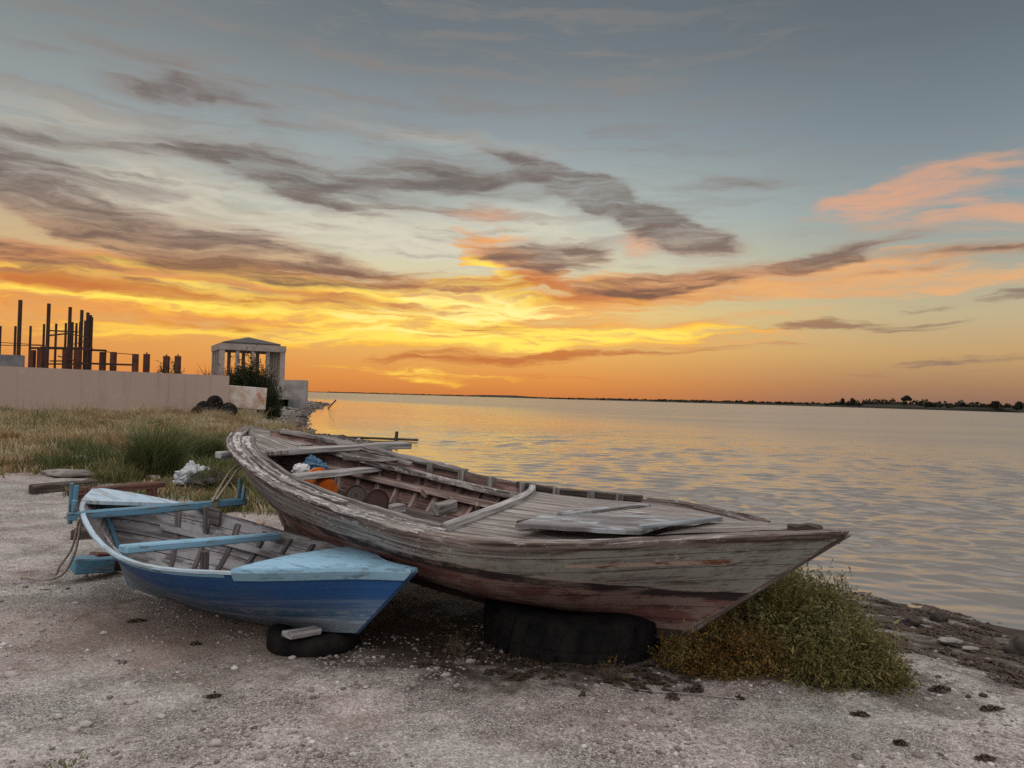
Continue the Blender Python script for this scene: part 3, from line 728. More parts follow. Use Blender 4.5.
class Boat:
    """hull lines: sheer, bilge and keel curves, stern at t=0 and stem at t=1; w runs from sheer (0) to keel (1)"""
    def __init__(s, q):
        s.q = q; s.o = np.array(q[:2]); e = np.array(q[2:4]) - s.o; s.L = float(np.hypot(*e)); s.e = e / s.L; s.n = np.array([s.e[1], -s.e[0]])
    def local(s, t, w, sd, inset=0.):
        q = s.q; t = np.asarray(t, float) + 0 * np.asarray(w, float); w = np.asarray(w, float) + 0 * t
        b = np.maximum(catm(KB, [.02, *q[4:9], .02], t) - inset, .004); z = catm(KZ, q[9:14], t)
        xk = q[14] + (q[15] - q[14]) * t; zk = q[16] + (q[17] - q[16]) * t - q[18] * 4 * t * (1 - t) + inset
        x = (1 - w)**2 * t * s.L + 2 * w * (1 - w) * (t + xk) * .5 * s.L + w * w * xk * s.L
        y = sd * ((1 - w)**2 * b + 2 * w * (1 - w) * b * q[20] + w * w * .02)
        zz = (1 - w)**2 * z + 2 * w * (1 - w) * (zk + (z - zk) * q[21]) + w * w * zk
        return np.stack([x, y, zz], -1)
    def world(s, P):
        q = s.q; P = np.asarray(P, float); h = q[19]; x, y, z = P[..., 0], P[..., 1], P[..., 2]
        yy = y * math.cos(h) + (z - q[16]) * math.sin(h); zz = q[16] + (z - q[16]) * math.cos(h) - y * math.sin(h)
        return np.stack([s.o[0] + s.e[0] * x + s.n[0] * yy, s.o[1] + s.e[1] * x + s.n[1] * yy, zz], -1)
    def pt(s, t, w, sd, inset=0.): return s.world(s.local(t, w, sd, inset))
    def V(s, x, y, z): return Vector(s.world(np.array([x, y, z], float)))
    def edge(s, ts, sd, off, dz):
        """a line along the sheer, pushed outwards by off (along the horizontal normal) and up by dz"""
        ts = np.asarray(ts, float); taper = np.clip(np.minimum(ts, 1 - ts) / .035, .15, 1); off = off * taper
        P = s.local(ts, 0., sd); T = np.gradient(P, axis=0); nrm = np.stack([-T[:, 1], T[:, 0]], -1)
        nrm /= np.linalg.norm(nrm, axis=1)[:, None] + 1e-9
        nrm *= -1 if sd < 0 else 1
        Q = P.copy(); Q[:, :2] += nrm * np.asarray(off)[..., None] if np.ndim(off) else nrm * off
        # never cross the centre line
        lim = .012; Q[:, 1] = np.where(Q[:, 1] * sd < lim, lim * sd, Q[:, 1])
        Q[:, 2] += dz
        return s.world(Q)

def shell(boat, name, mat, parent, ts, ws, inset=0., topcut=None, close=False):
    Vv, Ff, uv, hz, ht, hw = [], [], [], [], [], []
    nt, nw = len(ts), len(ws)
    off = 0
    for sd in (1, -1):
        T, W = np.meshgrid(ts, ws, indexing='ij')
        if topcut is not None: W = topcut(T, W, sd)
        P = boat.local(T, W, sd, inset)
        # the strakes overlap a touch and have sprung unevenly
        Vv.append(boat.world(P).reshape(-1, 3))
        u = T * boat.L; v = W * .95
        uv.append(np.stack([u + (40 if sd < 0 else 0), v], -1).reshape(-1, 2)); hz.append(P[..., 2].ravel()); ht.append(T.ravel()); hw.append(W.ravel())
        i, j = np.meshgrid(np.arange(nt - 1), np.arange(nw - 1), indexing='ij')
        f = np.stack([i * nw + j, (i + 1) * nw + j, (i + 1) * nw + j + 1, i * nw + j + 1], -1).reshape(-1, 4)
        if (sd > 0) == (inset > 0): f = f[:, ::-1]
        Ff.append(f + off); off += nt * nw
    return link_mesh(name, np.concatenate(Vv), np.concatenate(Ff), mat, parent, smooth=True, uvs=np.concatenate(uv), attrs={'hz': np.concatenate(hz), 'ht': np.concatenate(ht), 'hw': np.concatenate(hw)})

def sweep(boat, ts, sd, o_out, o_in, z_top, z_bot, jit=0.):
    """rectangular moulding along the sheer"""
    mb = MB()
    A = [boat.edge(ts, sd, o, z) for o, z in ((o_out, z_bot), (o_out, z_top), (o_in, z_top), (o_in, z_bot))]
    J = RNG.uniform(-jit, jit, (4, len(ts), 3))
    mb.quadstrip([[Vector(A[k][i] + J[k, i]) for k in range(4)] for i in range(len(ts))])
    return mb

def moulding(boat, ts, sd, w1, out, inn, z_top, jit=0.):
    """rail planted on the outside of the top strake, following the hull down to w1"""
    mb = MB(); ts = np.asarray(ts, float)
    up = np.array([0, 0, z_top])
    A = [boat.pt(ts, w1, sd, -.3 * out), boat.pt(ts, w1, sd, -out), boat.pt(ts, .0, sd, -out), boat.pt(ts, .0, sd, -out * .8) + up, boat.pt(ts, 0., sd, inn) + up, boat.pt(ts, .0, sd, inn)]
    J = RNG.uniform(-jit, jit, (6, len(ts), 3))
    mb.quadstrip([[Vector(A[k][i] + J[k, i]) for k in range(6)] for i in range(len(ts))])
    return mb

def floor_grid(boat, ts, z, name, mat, parent, gap=.012, thick=.02):
    """bottom boards filling the hull at height z"""
    top, uv = [], []
    ws = np.linspace(0, 1, 200)
    for t_ in ts:
        P = boat.local(t_, ws, 1, .03); i = np.argmin(abs(P[:, 2] - z)); y = max(P[i, 1] - gap, .02); x = P[i, 0]
        for s_ in np.linspace(1, -1, 9): top.append(boat.V(x, y * s_, z)); uv.append((x, y * s_))
    n = len(top); v = top + [p - Vector((0, 0, thick)) for p in top]; f = []; k = 9; m = len(ts)
    for i in range(m - 1):
        for j in range(k - 1): f += [(i * k + j, i * k + j + 1, (i + 1) * k + j + 1, (i + 1) * k + j), (n + (i + 1) * k + j, n + (i + 1) * k + j + 1, n + i * k + j + 1, n + i * k + j)]
    return link_mesh(name, [tuple(p) for p in v], f, mat, parent, uvs=uv + uv)

def rib(boat, t, sd, w0, w1, width, thick, inset):
    mb = MB(); ws = np.linspace(w0, w1, 10); dt = width / 2 / boat.L
    P = [boat.pt(t + a, ws, sd, inset + b) for a, b in ((-dt, -.005), (dt, -.005), (dt, thick), (-dt, thick))]
    mb.quadstrip([[Vector(P[k][i]) for k in range(4)] for i in range(len(ws))])
    return mb

def stem_post(boat, tend, thick, out):
    """the raked post along an end of the hull, from sheer to keel"""
    mb = MB(); ws = np.linspace(0, 1, 12); rings = []
    C_ = boat.local(tend, ws, 1); sgn = 1 if tend > .5 else -1
    for i, c in enumerate(C_):
        x, z = c[0], c[2]; k = 1.25 - .35 * ws[i]
        rings.append([boat.V(x - sgn * .05, -thick, z), boat.V(x - sgn * .05, thick, z), boat.V(x + sgn * out * k, thick * .55, z - .01), boat.V(x + sgn * out * k, -thick * .55, z - .01)])
    mb.quadstrip(rings); return mb

# ---- the big old boat
BQ = [-2.626, 7.569, 1.856, 4.149, 0.441, 0.86, 1.088, 1.123, 0.344, 1.243, 0.972, 0.814, 0.814, 0.91, 0.122, 0.838, 0.334, 0.173, 0.128, 0.004, 0.974, 0.517]
big = Boat(BQ)
TS = .5 - .5 * np.cos(np.linspace(0, np.pi, 150))
bc = big.V(big.L * .5, 0, 0)
BB = empty('rowing_boat', (bc.x, bc.y, 0), 'large derelict wooden boat with peeling grey green paint and dark red bottom', 'boat')
def far_cut(T, W, sd):
    if sd > 0: return W
    low = .055 * np.clip((T - .655) / .02, 0, 1)
    return low + (1 - low) * W
shell(big, 'hull', HULL_OLD, BB, TS, np.linspace(0, 1, 40), topcut=far_cut)
shell(big, 'inner_planking', INNERW, BB, np.linspace(.03, .95, 80), np.linspace(0.012, 1, 24), inset=.035, topcut=far_cut)
stem_post(big, 1., .035, .015).build('stem_post', RAILW, BB, bevel=.008)
stem_post(big, 0., .05, .03).build('stern_post', GREYW, BB, bevel=.01)
kb = MB(); kr = []
for tq in np.linspace(0, 1, 20):
    c = big.local(tq, 1., 1); kr.append([big.V(c[0], -.03, c[2] - .05), big.V(c[0], .03, c[2] - .05), big.V(c[0], .03, c[2] + .02), big.V(c[0], -.03, c[2] + .02)])
kb.quadstrip(kr); kb.build('keel', DARKW, BB)
# rub rails and cap rails
tr = .5 - .5 * np.cos(np.linspace(.04, np.pi - .02, 110))
tr = .5 - .5 * np.cos(np.linspace(.04, np.pi, 110))
moulding(big, tr, 1, .062, .032, .10, .012, .003).build('rub_rail', RAILW, BB, bevel=.008)
sweep(big, tr[:72], -1, .04, -.01, -.05, -.11, .003).build('rub_rail', RAILW, BB, bevel=.01)
tf = tr[(tr > .66) & (tr < .90)]
moulding(big, tf, -1, .14, .03, .06, -.085, .002).build('rub_rail', RAILW, BB, bevel=.008)
tn = np.linspace(.05, .64, 50)
sweep(big, tn, 1, .045, -.075, .02, .0, .005).build('cap_rail', CAPW, BB, bevel=.006)
sweep(big, np.linspace(.07, .645, 44), 1, -.08, -.175, .012, -.018, .004).build('side_deck', CAPW, BB, bevel=.005)
sweep(big, np.linspace(.09, .63, 44), 1, -.172, -.205, .035, -.10, .003).build('coaming', GREYW, BB, bevel=.006)
# short broken cap piece lying proud of the near rail
sweep(big, np.linspace(.2, .47, 22), 1, -.05, -.12, .042, .02, .004).build('cap_rail', CAPW, BB, bevel=.006)
# far side: bulwark above a lower side deck
sweep(big, np.linspace(.06, .66, 50), -1, -.03, -.17, -.085, -.105, .004).build('side_deck', GREYW, BB, bevel=.005)
sweep(big, np.linspace(.09, .60, 44), -1, -.16, -.21, -.06, -.115, .004).build('coaming', CAPW, BB, bevel=.006)
sweep(big, np.linspace(.04, .36, 30), -1, .05, -.07, .022, -.02, .008).build('cap_rail', GREYW, BB, bevel=.008)
sweep(big, np.linspace(.46, .665, 24), -1, .02, -.05, .014, -.04, .003).build('cap_rail', DARKW, BB, bevel=.006)
for tq in (.10, .16, .30, .36, .415, .475, .535, .59, .635):
    a = big.local(tq, 0., -1)
    sm = MB(); sm.board(big.V(a[0], a[1] + .07, a[2] - .15), big.V(a[0], a[1] + .055, a[2] + .02), .07, .05, up=big.V(1, 0, 0) - big.V(0, 0, 0), jit=.004)
    sm.build('stanchion', GREYW, BB, bevel=.005)
for i, tq in enumerate(np.linspace(.12, .60, 13)):
    for sd in (1, -1):
        rib(big, tq, sd, .14 if sd < 0 else .06, .97, .045, .04, .033).build('rib', RIBW, BB, bevel=.004)
# hanging knees on the far side
for tq in (.30, .355, .41, .47, .53):
    k = MB(); a = big.local(tq + .025, .17, -1, .08); b = big.local(tq + .012, .45, -1, .08)
    k.board(big.V(a[0] - .10, a[1] + .16, a[2] - .10), big.V(b[0], b[1] + .01, b[2] + .04), .035, .05, jit=.004)
    k.build('knee', RIBW, BB, bevel=.004)
for sd in (1, -1):
    for w0 in (.30, .58):
        P = big.pt(np.linspace(.09, .63, 40), w0, sd, .085); Q = big.pt(np.linspace(.09, .63, 40), w0 + .09, sd, .085); Pi = big.pt(np.linspace(.09, .63, 40), w0, sd, .125); Qi = big.pt(np.linspace(.09, .63, 40), w0 + .09, sd, .125)
        g = MB(); g.quadstrip([[Vector(P[i]), Vector(Q[i]), Vector(Qi[i]), Vector(Pi[i])] for i in range(40)]); g.build('stringer', DARKW if w0 > .4 else RIBW, BB, bevel=.004)
floor_grid(big, np.linspace(.16, .66, 14), .30, 'floor_board', REDW, BB)
def cross(boat, t, dt, z, w, h, trim, mat, name, parent, sd_off=0, jit=.004, seg=4, tilt=0):
    a = boat.local(t, 0., 1); b = boat.local(t + dt, 0., -1); m = MB()
    m.board(boat.V(a[0], a[1] - trim, z), boat.V(b[0], b[1] + trim, z + tilt), w, h, jit=jit, seg=seg)
    return m.build(name, mat, parent, bevel=.006)
th = MB(); th.board(at(284, 478, 6.35), at(377, 469, 7.38), .16, .045, jit=.004, seg=4); th.build('thwart', GREYW_PALE, BB, bevel=.006)
cross(big, .46, .0, .47, .14, .06, .28, DARKW, 'floor_beam', BB)
cross(big, .56, .0, .50, .16, .06, .28, REDW, 'floor_beam', BB)
# stern deck
sd_ = MB(); nT, nS = 10, 9; tsn = np.linspace(.015, .135, nT)
def deckgrid(boat, tn_fn, nT, nS, drop, camber, inset, name, mat, parent, thick=.03, bevel=0):
    top, uv = [], []
    for i in range(nT):
        for j in range(nS):
            s_ = 1 - 2 * j / (nS - 1); t_ = tn_fn(i / (nT - 1), s_)
            a = boat.local(t_, 0., 1); y = max(a[1] - inset, .004) * s_
            top.append(boat.V(a[0], y, a[2] - drop + camber * (1 - s_ * s_) * min(1, a[1] / .5))); uv.append((a[0], y))
    n = len(top); v = top + [p - Vector((0, 0, thick)) for p in top]; f = []; g = lambda i, j: i * nS + j
    for i in range(nT - 1):
        for j in range(nS - 1):
            f.append((g(i, j), g(i, j + 1), g(i + 1, j + 1), g(i + 1, j))); f.append(tuple(n + k for k in (g(i + 1, j), g(i + 1, j + 1), g(i, j + 1), g(i, j))))
    for j in range(nS - 1):
        for i, fl_ in ((0, 0), (nT - 1, 1)):
            q = (g(i, j), g(i, j + 1), n + g(i, j + 1), n + g(i, j)); f.append(q if fl_ else q[::-1])
    for i in range(nT - 1):
        for j in (0, nS - 1): f.append((g(i, j), g(i + 1, j), n + g(i + 1, j), n + g(i, j)))
    o = link_mesh(name, [tuple(p) for p in v], f, mat, parent, uvs=uv + uv)
    bm = bmesh.new(); bm.from_mesh(o.data); bmesh.ops.recalc_face_normals(bm, faces=bm.faces); bm.to_mesh(o.data); bm.free()
    return o
deckgrid(big, lambda a, s_: .012 + a * (.135 - .012), 8, 9, .06, .02, .05, 'stern_deck', DECKW, BB)
# foredeck with its curved aft coaming
def taft(s_): return .565 + .075 * s_ + .03 * (1 - s_ * s_)
deckgrid(big, lambda a, s_: taft(s_) + (.992 - taft(s_)) * a, 26, 15, .035, .05, .085, 'foredeck', DECKW, BB)
cm = MB(); cr_ = []
for s_ in np.linspace(.80, -.97, 22):
    a = big.local(taft(s_) - .004, 0., 1); y = a[1] * s_; z = a[2] - .045 + .05 * (1 - s_ * s_)
    cr_.append([big.V(a[0] - .035, y, z - .12), big.V(a[0] + .035, y, z - .03), big.V(a[0] + .035, y, z + .055), big.V(a[0] - .035, y, z + .055)])
cm.quadstrip(cr_); cm.build('coaming', GREYW_PALE, BB, bevel=.008)
# bow bitt and a rusty strip modelled in place of a worn patch
b1 = MB(); a = big.local(.945, 0., 1); b1.board(big.V(a[0] - .02, -.03, a[2] + .01), big.V(a[0] + .17, .01, a[2] + .03), .06, .045, jit=.01, seg=3); b1.build('mooring_bitt', DARKW, BB, bevel=.01)
nm = MB(); rr = []
for q in np.linspace(0, 1, 14):
    tq = .80 + .135 * q; w0, w1 = .205 + .015 * q, .235 + .035 * q
    rr.append([Vector(big.pt(tq, w0, 1, -.004)), Vector(big.pt(tq, w1, 1, -.004)), Vector(big.pt(tq, w1, 1, .004)), Vector(big.pt(tq, w0, 1, .004))])
nm.quadstrip(rr)
WEARM = wood_mat('rusty_strip', (.26, .11, .065, 1), (.11, .045, .03, 1), (.36, .2, .14, 1), paint=(.50, .40, .33, 1), paint_amt=.62, wear_scale=3)
nm.build('wear_strip', WEARM, BB)
bl = MB(); bl.quadstrip([[Vector(big.pt(tq, w_, 1, -.048)) + Vector((0, 0, .0)) for w_ in (.012, .07)] for tq in (.918, .928, .938)], closed=False)
BLUESPOT = flat_mat('blue_paint_splash', (.10, .26, .34, 1), (.07, .17, .22, 1), .6, 20)

# ---- the small blue boat
SQ = [-3.507, 6.43, -0.552, 4.473, 0.243, 0.521, 0.689, 0.499, 0.109, 0.728, 0.58, 0.467, 0.498, 0.556, 0.169, 0.878, 0.017, 0.124, 0.079, -0.02, 0.728, 0.498]
sml = Boat(SQ); sc_ = sml.V(sml.L * .5, 0, 0)
SB = empty('rowing_boat', (sc_.x, sc_.y, 0), 'small deep blue rowing boat with light blue bow deck lying beside the bigger boat', 'boat')
shell(sml, 'hull', HULL_BLUE, SB, TS, np.linspace(0, 1, 34))
shell(sml, 'inner_planking', SMALLIN, SB, np.linspace(.004, .97, 70), np.linspace(0.012, 1, 20), inset=.022)
stem_post(sml, 1., .018, .008).build('stem_post', wood_mat('blue_stem', (.03, .08, .17, 1), (.02, .04, .08, 1), (.2, .24, .28, 1)), SB, bevel=.004)
stem_post(sml, 0., .02, .02).build('stern_post', BLUEBEAM, SB, bevel=.004)
t2 = .5 - .5 * np.cos(np.linspace(.03, np.pi - .02, 90))
for sd in (1, -1):
    sweep(sml, t2[t2 < .735], sd, .010, -.024, .008, -.010, .0015).build('gunwale', PALEDECK if sd > 0 else SMALLIN, SB, bevel=.004)
    moulding(sml, t2[t2 < .72], sd, .075, .008, .0, -.006, .0005).build('rub_rail', BLUEPAINT, SB, bevel=.004)
    moulding(sml, np.append(t2[t2 > .715], 1.), sd, .115, .012, .03, .022, .0003).build('gunwale', BLUEDECK, SB, bevel=.008, segs=3)
def tfore(s_): return .728 - .012 * (1 - s_ * s_)
deckgrid(sml, lambda a, s_: tfore(s_) + (.985 - tfore(s_)) * a, 16, 11, -.026, .012, .002, 'foredeck', BLUEDECK, SB, thick=.03)
deckgrid(sml, lambda a, s_: .01 + (.135 - .045 * s_ - .01) * a, 8, 9, -.016, .01, .0, 'aft_deck', PALEDECK, SB, thick=.028)
for i, tq in enumerate(np.linspace(.17, .80, 9)):
    for sd in (1, -1): rib(sml, tq, sd, .05, .97, .04, .028, .02).build('rib', SMALLRIB, SB, bevel=.003)
for sd in (1, -1):
    tq = np.linspace(.13, .80, 40); P = [sml.pt(tq, w_, sd, i_) for w_, i_ in ((.28, .048), (.36, .048), (.36, .068), (.28, .068))]
    g = MB(); g.quadstrip([[Vector(P[k][i]) for k in range(4)] for i in range(40)]); g.build('stringer', SMALLIN, SB, bevel=.003)
floor_grid(sml, np.linspace(.2, .82, 14), .105, 'floor_board', PINKBOARD, SB)
fl = MB()
for k in (-1, 1): fl.board(sml.V(.9, .07 * k, .125), sml.V(2.5, .09 * k, .12), .045, .02, jit=.003, seg=4)
fl.build('floor_batten', REDW, SB, bevel=.003)
# thwart with its post
th = MB(); th.board(at(122, 549, 5.02), at(277, 536, 6.02), .11, .05, jit=.003, seg=4); THW = th.build('thwart', BLUEPAINT, SB, bevel=.008)
a = at(205, 548, 5.42); thp = MB(); thp.board((a[0], a[1], .12), (a[0], a[1], a[2] - .02), .05, .05, up=(0, 1, 0), jit=.003); thp.build('thwart_post', SMALLRIB, THW, bevel=.005)
# oar beam across the stern with its thole posts
p0, p1 = at(67, 517, 5.72), at(246, 501, 6.55)
ob = MB(); ob.board(p0, p1, .07, .06, jit=.003, seg=5); OB = ob.build('oar_beam', BLUEBEAM, SB, bevel=.008)
def post(u, v0, v1, d, w, dep=.03):
    a, b = at(u[0], v0, d), at(u[1], v1, d); m = MB(); m.board(a, b, w, dep, up=(.5, .8, 0), jit=.003, seg=2); return m
post((70, 72), 524, 483, 5.8, .026).build('thole_post', BLUEBEAM, OB, bevel=.005)
post((74, 77), 513, 485, 5.76, .022).build('thole_post', BLUEBEAM, OB, bevel=.005)
post((74, 75), 512, 500, 5.70, .055).build('thole_block', BLUEBEAM, OB, bevel=.006)
post((238, 240), 508, 478, 6.52, .026).build('thole_post', BLUEBEAM, OB, bevel=.005)
post((243, 245), 500, 487, 6.48, .022).build('thole_post', BLUEBEAM, OB, bevel=.005)
post((205, 206), 532, 506, 6.2, .035).build('beam_prop', SMALLRIB, OB, bevel=.005)
a = at(212, 508, 6.3); lash = MB()
for k in range(6): lash.tube([Vector(p0).lerp(Vector(p1), .79 + k * .006) + Vector((math.cos(q) * .05 * .35, -math.cos(q) * .052, math.sin(q) * .05)) for q in np.linspace(0, 6.3, 14)], .008, 5)
lash.build('rope_lashing', ROPEM, OB)
# open seat riser on the far side
cw = MB(); a = sml.local(.235, 0., -1); cw.board(sml.V(a[0] - .16, a[1] + .03, a[2] - .01), sml.V(a[0] + .22, a[1] + .03, a[2] - .03), .03, .13, jit=.006, seg=3); cw.build('repair_plank', SMALLRIB, SB, bevel=.004)

# ------------------------------------------------------------------ loose things in and around the boats
def polyline(pts, n=30):
    pts = np.array(pts, float); k = np.linspace(0, 1, len(pts)); return [Vector([catm(k, pts[:, i], q) for i in range(3)]) for q in np.linspace(0, 1, n)]
m = MB(); m.board(at(218, 455, 6.75), at(407, 445, 7.95), .17, .06, jit=.006, seg=6, w1=.20)
m.thing('plank', GREYW_PALE, 'long pale grey plank laid right across the stern of the big boat', 'plank', bevel=.008)
m = MB(); m.board(at(250, 449, 7.0), at(318, 446, 7.55), .13, .035, jit=.004, seg=3)
m.thing('plank', REDW, 'short reddish board lying on the stern behind the long pale plank', 'plank', bevel=.005)
m = MB(); m.board(at(352, 452, 7.5), at(412, 464, 7.15), .12, .035, jit=.012, seg=5, w1=.05)
m.board(at(345, 458, 7.42), at(398, 460, 7.2), .07, .03, jit=.01, seg=4)
m.thing('broken_rail', GREYW, 'splintered grey rail pieces hanging along the far edge of the big boat', 'broken rail', bevel=.005)

# loose sheets on the foredeck
def sheet(name, corners, thick, mat, label, cat, bend=0., nx=10, ny=5, jit=.004):
    c = [Vector(p) for p in corners]; top, uv = [], []
    for i in range(nx):
        for j in range(ny):
            a, b = i / (nx - 1), j / (ny - 1)
            p = c[0].lerp(c[1], a).lerp(c[3].lerp(c[2], a), b); p += Vector((0, 0, bend * math.sin(math.pi * b) * (.5 + .5 * a) + random.uniform(-jit, jit) * .4))
            if i in (0, nx - 1) or j in (0, ny - 1): p += Vector((random.uniform(-jit, jit), random.uniform(-jit, jit), 0)) * 2.5
            top.append(p); uv.append((a * (c[1] - c[0]).length, b * (c[3] - c[0]).length))
    n = len(top); v = top + [p - Vector((0, 0, thick)) for p in top]; f = []; g = lambda i, j: i * ny + j
    for i in range(nx - 1):
        for j in range(ny - 1):
            q = (g(i, j), g(i + 1, j), g(i + 1, j + 1), g(i, j + 1)); f += [q, tuple(n + k for k in q[::-1])]
    for i in range(nx - 1):
        for j in (0, ny - 1): f.append((g(i, j), g(i + 1, j), n + g(i + 1, j), n + g(i, j)))
    for j in range(ny - 1):
        for i in (0, nx - 1): f.append((g(i, j), g(i, j + 1), n + g(i, j + 1), n + g(i, j)))
    o = link_mesh(name, [tuple(p) for p in v], f, mat, uvs=uv + uv)
    bm = bmesh.new(); bm.from_mesh(o.data); bmesh.ops.recalc_face_normals(bm, faces=bm.faces); bm.to_mesh(o.data); bm.free()
    return tag(o, label, cat)
def ondeck(u, v, dz):
    """point of the foredeck seen there, raised by dz (the deck is cambered: solved by stepping along the sight line)"""
    r = FW * F + RT * (u - 512) - UPV * (v - 384); r = r / r[1]
    for d in np.linspace(3.6, 7.5, 800):
        p = CAM + r * d; lx = (p[:2] - big.o) @ big.e; ly = (p[:2] - big.o) @ big.n; t_ = lx / big.L
        if not 0 < t_ < 1: continue
        a = big.local(t_, 0., 1); s_ = np.clip(ly / a[1], -1, 1)
        if p[2] <= a[2] - .035 + .05 * (1 - s_ * s_) * min(1, a[1] / .5) + dz: return p
    return CAM + r * 6
sheet('plywood_sheet', [ondeck(516, 524, .07), ondeck(641, 531, .065), ondeck(722, 518, .045), ondeck(562, 512, .05)], .022, PLYW, 'bluish grey warped plywood sheet lying loose on the deck of the big boat', 'plywood sheet', bend=.03)
sheet('plywood_sheet', [ondeck(655, 535, .022), ondeck(796, 529, .012), ondeck(757, 521, .018), ondeck(716, 521, .018)], .012, DECKW, 'pale brown thin plywood sheet near the bow tip of the big boat', 'plywood sheet', bend=.006)
BLUEGREY = wood_mat('faded_blue_batten', (.34, .38, .40, 1), (.14, .15, .16, 1), (.42, .47, .5, 1))
m = MB(); m.board(ondeck(640, 527, .105), ondeck(720, 518, .08), .05, .02, jit=.004, seg=4)
m.thing('batten', BLUEGREY, 'thin blue tinted batten along the right edge of the warped plywood', 'batten', bevel=.003)
m = MB(); m.board(ondeck(560, 514, .085), ondeck(648, 505, .06), .06, .02, jit=.004, seg=4); m.thing('batten', PLYW, 'thin grey batten lying across the back of the warped plywood', 'batten', bevel=.003)
m = MB(); m.board(ondeck(518, 524, .035), ondeck(560, 520, .03), .05, .04, jit=.006, seg=3); m.thing('timber_offcut', DARKW, 'dark timber offcut propping the left corner of the warped plywood', 'timber', bevel=.004)

def lump(name, c, size, mat, label, cat, seed=0, sub=3, rough=.25, freq=3.0, group=None, flat=True, rz=0, parent=None):
    r = np.random.default_rng(seed); v, f = ico(sub); v = v.copy()
    from mathutils import noise as mn
    off = Vector(r.uniform(0, 50, 3))
    k = np.array([1 + rough * (mn.noise(Vector(p) * freq * .5 + off) + .5 * mn.noise(Vector(p) * freq + off)) for p in v]); v *= k[:, None]
    v[:, 2] = np.where(v[:, 2] < -.6, -.6, v[:, 2]) if flat else v[:, 2]
    v *= np.array(size) / 2; cc, ss = math.cos(rz), math.sin(rz); v = np.stack([v[:, 0] * cc - v[:, 1] * ss, v[:, 0] * ss + v[:, 1] * cc, v[:, 2]], -1)
    v += np.array(c)
    return tag(link_mesh(name, v, f, mat, parent=parent, smooth=False), label, cat, group)
def crumpled(name, c, size, mat, label, cat, seed, rz=0.):
    """a collapsed plastic sack: sharp folds between flat facets"""
    from mathutils import noise as mn
    r = np.random.default_rng(seed); v, f = ico(5); off = Vector(r.uniform(0, 50, 3)); out = []
    for p in v:
        q = Vector(p); k = .62 + .55 * abs(mn.noise(q * 1.7 + off)) + .32 * abs(mn.noise(q * 4.2 + off)) + .10 * abs(mn.noise(q * 11 + off))
        k += .28 * max(0, mn.noise(q * 1.1 + off * 2)); w = q * k; w.z = max(w.z, -.45) * (1.1 - .35 * math.hypot(w.x, w.y)); out.append(w[:])
    v = np.array(out) * np.array(size) / 2; cc, ss = math.cos(rz), math.sin(rz)
    v = np.stack([v[:, 0] * cc - v[:, 1] * ss, v[:, 0] * ss + v[:, 1] * cc, v[:, 2]], -1) + np.array(c)
    return tag(link_mesh(name, v, f, mat), label, cat)
def plastic(name, c1, c2, rough=.4):
    return flat_mat(name, c1, c2, rough, 8, .6, 14, dist=.02)
crumpled('bag', at(313, 467, 7.15), (.27, .24, .20), plastic('blue_plastic', (.015, .06, .12, 1), (.06, .15, .22, 1)), 'crumpled blue plastic bag lying under the pale plank in the big boat', 'bag', 4)
lump('rag', at(301, 471, 6.95), (.16, .14, .13), plastic('white_rag', (.6, .6, .6, 1), (.42, .42, .43, 1), .8), 'small white rag next to the blue bag inside the big boat', 'rag', 5, 4, .35, 7)
bk = empty('bucket', at(330, 494, 6.75), 'orange plastic bucket tipped on its side under the thwart of the big boat', 'bucket')
m = MB(); Rm = Matrix.Rotation(rad(35), 3, 'Z') @ Matrix.Rotation(rad(-78), 3, 'X')
m.lathe([(.0, 0), (.10, 0), (.125, .26), (.118, .26), (.094, .012), (.0, .012)], at(327, 491, 6.72), 28, Rm)
OR_ = flat_mat('orange_plastic', (.55, .13, .015, 1), (.40, .09, .012, 1), .45, 6, .05)
m.build('bucket_body', OR_, bk, smooth=False)
m = MB(); m.lathe([(.124, .235), (.136, .235), (.136, .262), (.124, .262)], at(327, 491, 6.72), 28, Rm); m.build('bucket_rim', OR_, bk)
for i, (u, v, d, rr_, h, lb) in enumerate(((360, 500, 6.55, .09, .2, 'dark round drum lying in the big boat, the one nearer the orange bucket'), (373, 505, 6.45, .10, .2, 'dark round drum lying in the big boat beside the grey engine block'))):
    m = MB(); Rm = Matrix.Rotation(rad(70), 3, 'X') @ Matrix.Rotation(rad(20 * i), 3, 'Y'); c = at(u, v, d)
    m.lathe([(0, 0), (rr_ * .93, 0), (rr_, .01), (rr_, h * .3), (rr_ * 1.03, h * .32), (rr_, h * .34), (rr_, h * .66), (rr_ * 1.03, h * .68), (rr_, h * .7), (rr_, h - .01), (rr_ * .93, h), (rr_ * .9, h - .015), (0, h - .015)], c, 26, Rm)
    m.thing('drum', DARKSTEEL if i else DARKW, lb, 'drum')
m = MB(); c = at(438, 508, 5.75); m.board(at(435, 510, 6.05), at(453, 506, 6.3), .10, .10, jit=.006, seg=2)
m.thing('timber_block', GREYW, 'squared grey timber block standing inside the big boat near the deck', 'timber', bevel=.01)
m = MB(); m.board(at(388, 510, 6.3), at(402, 507, 6.4), .12, .07, jit=.006); m.thing('timber_block', GREYW_PALE, 'low pale timber block in the big boat behind the coaming and beside the drums', 'timber', bevel=.008)

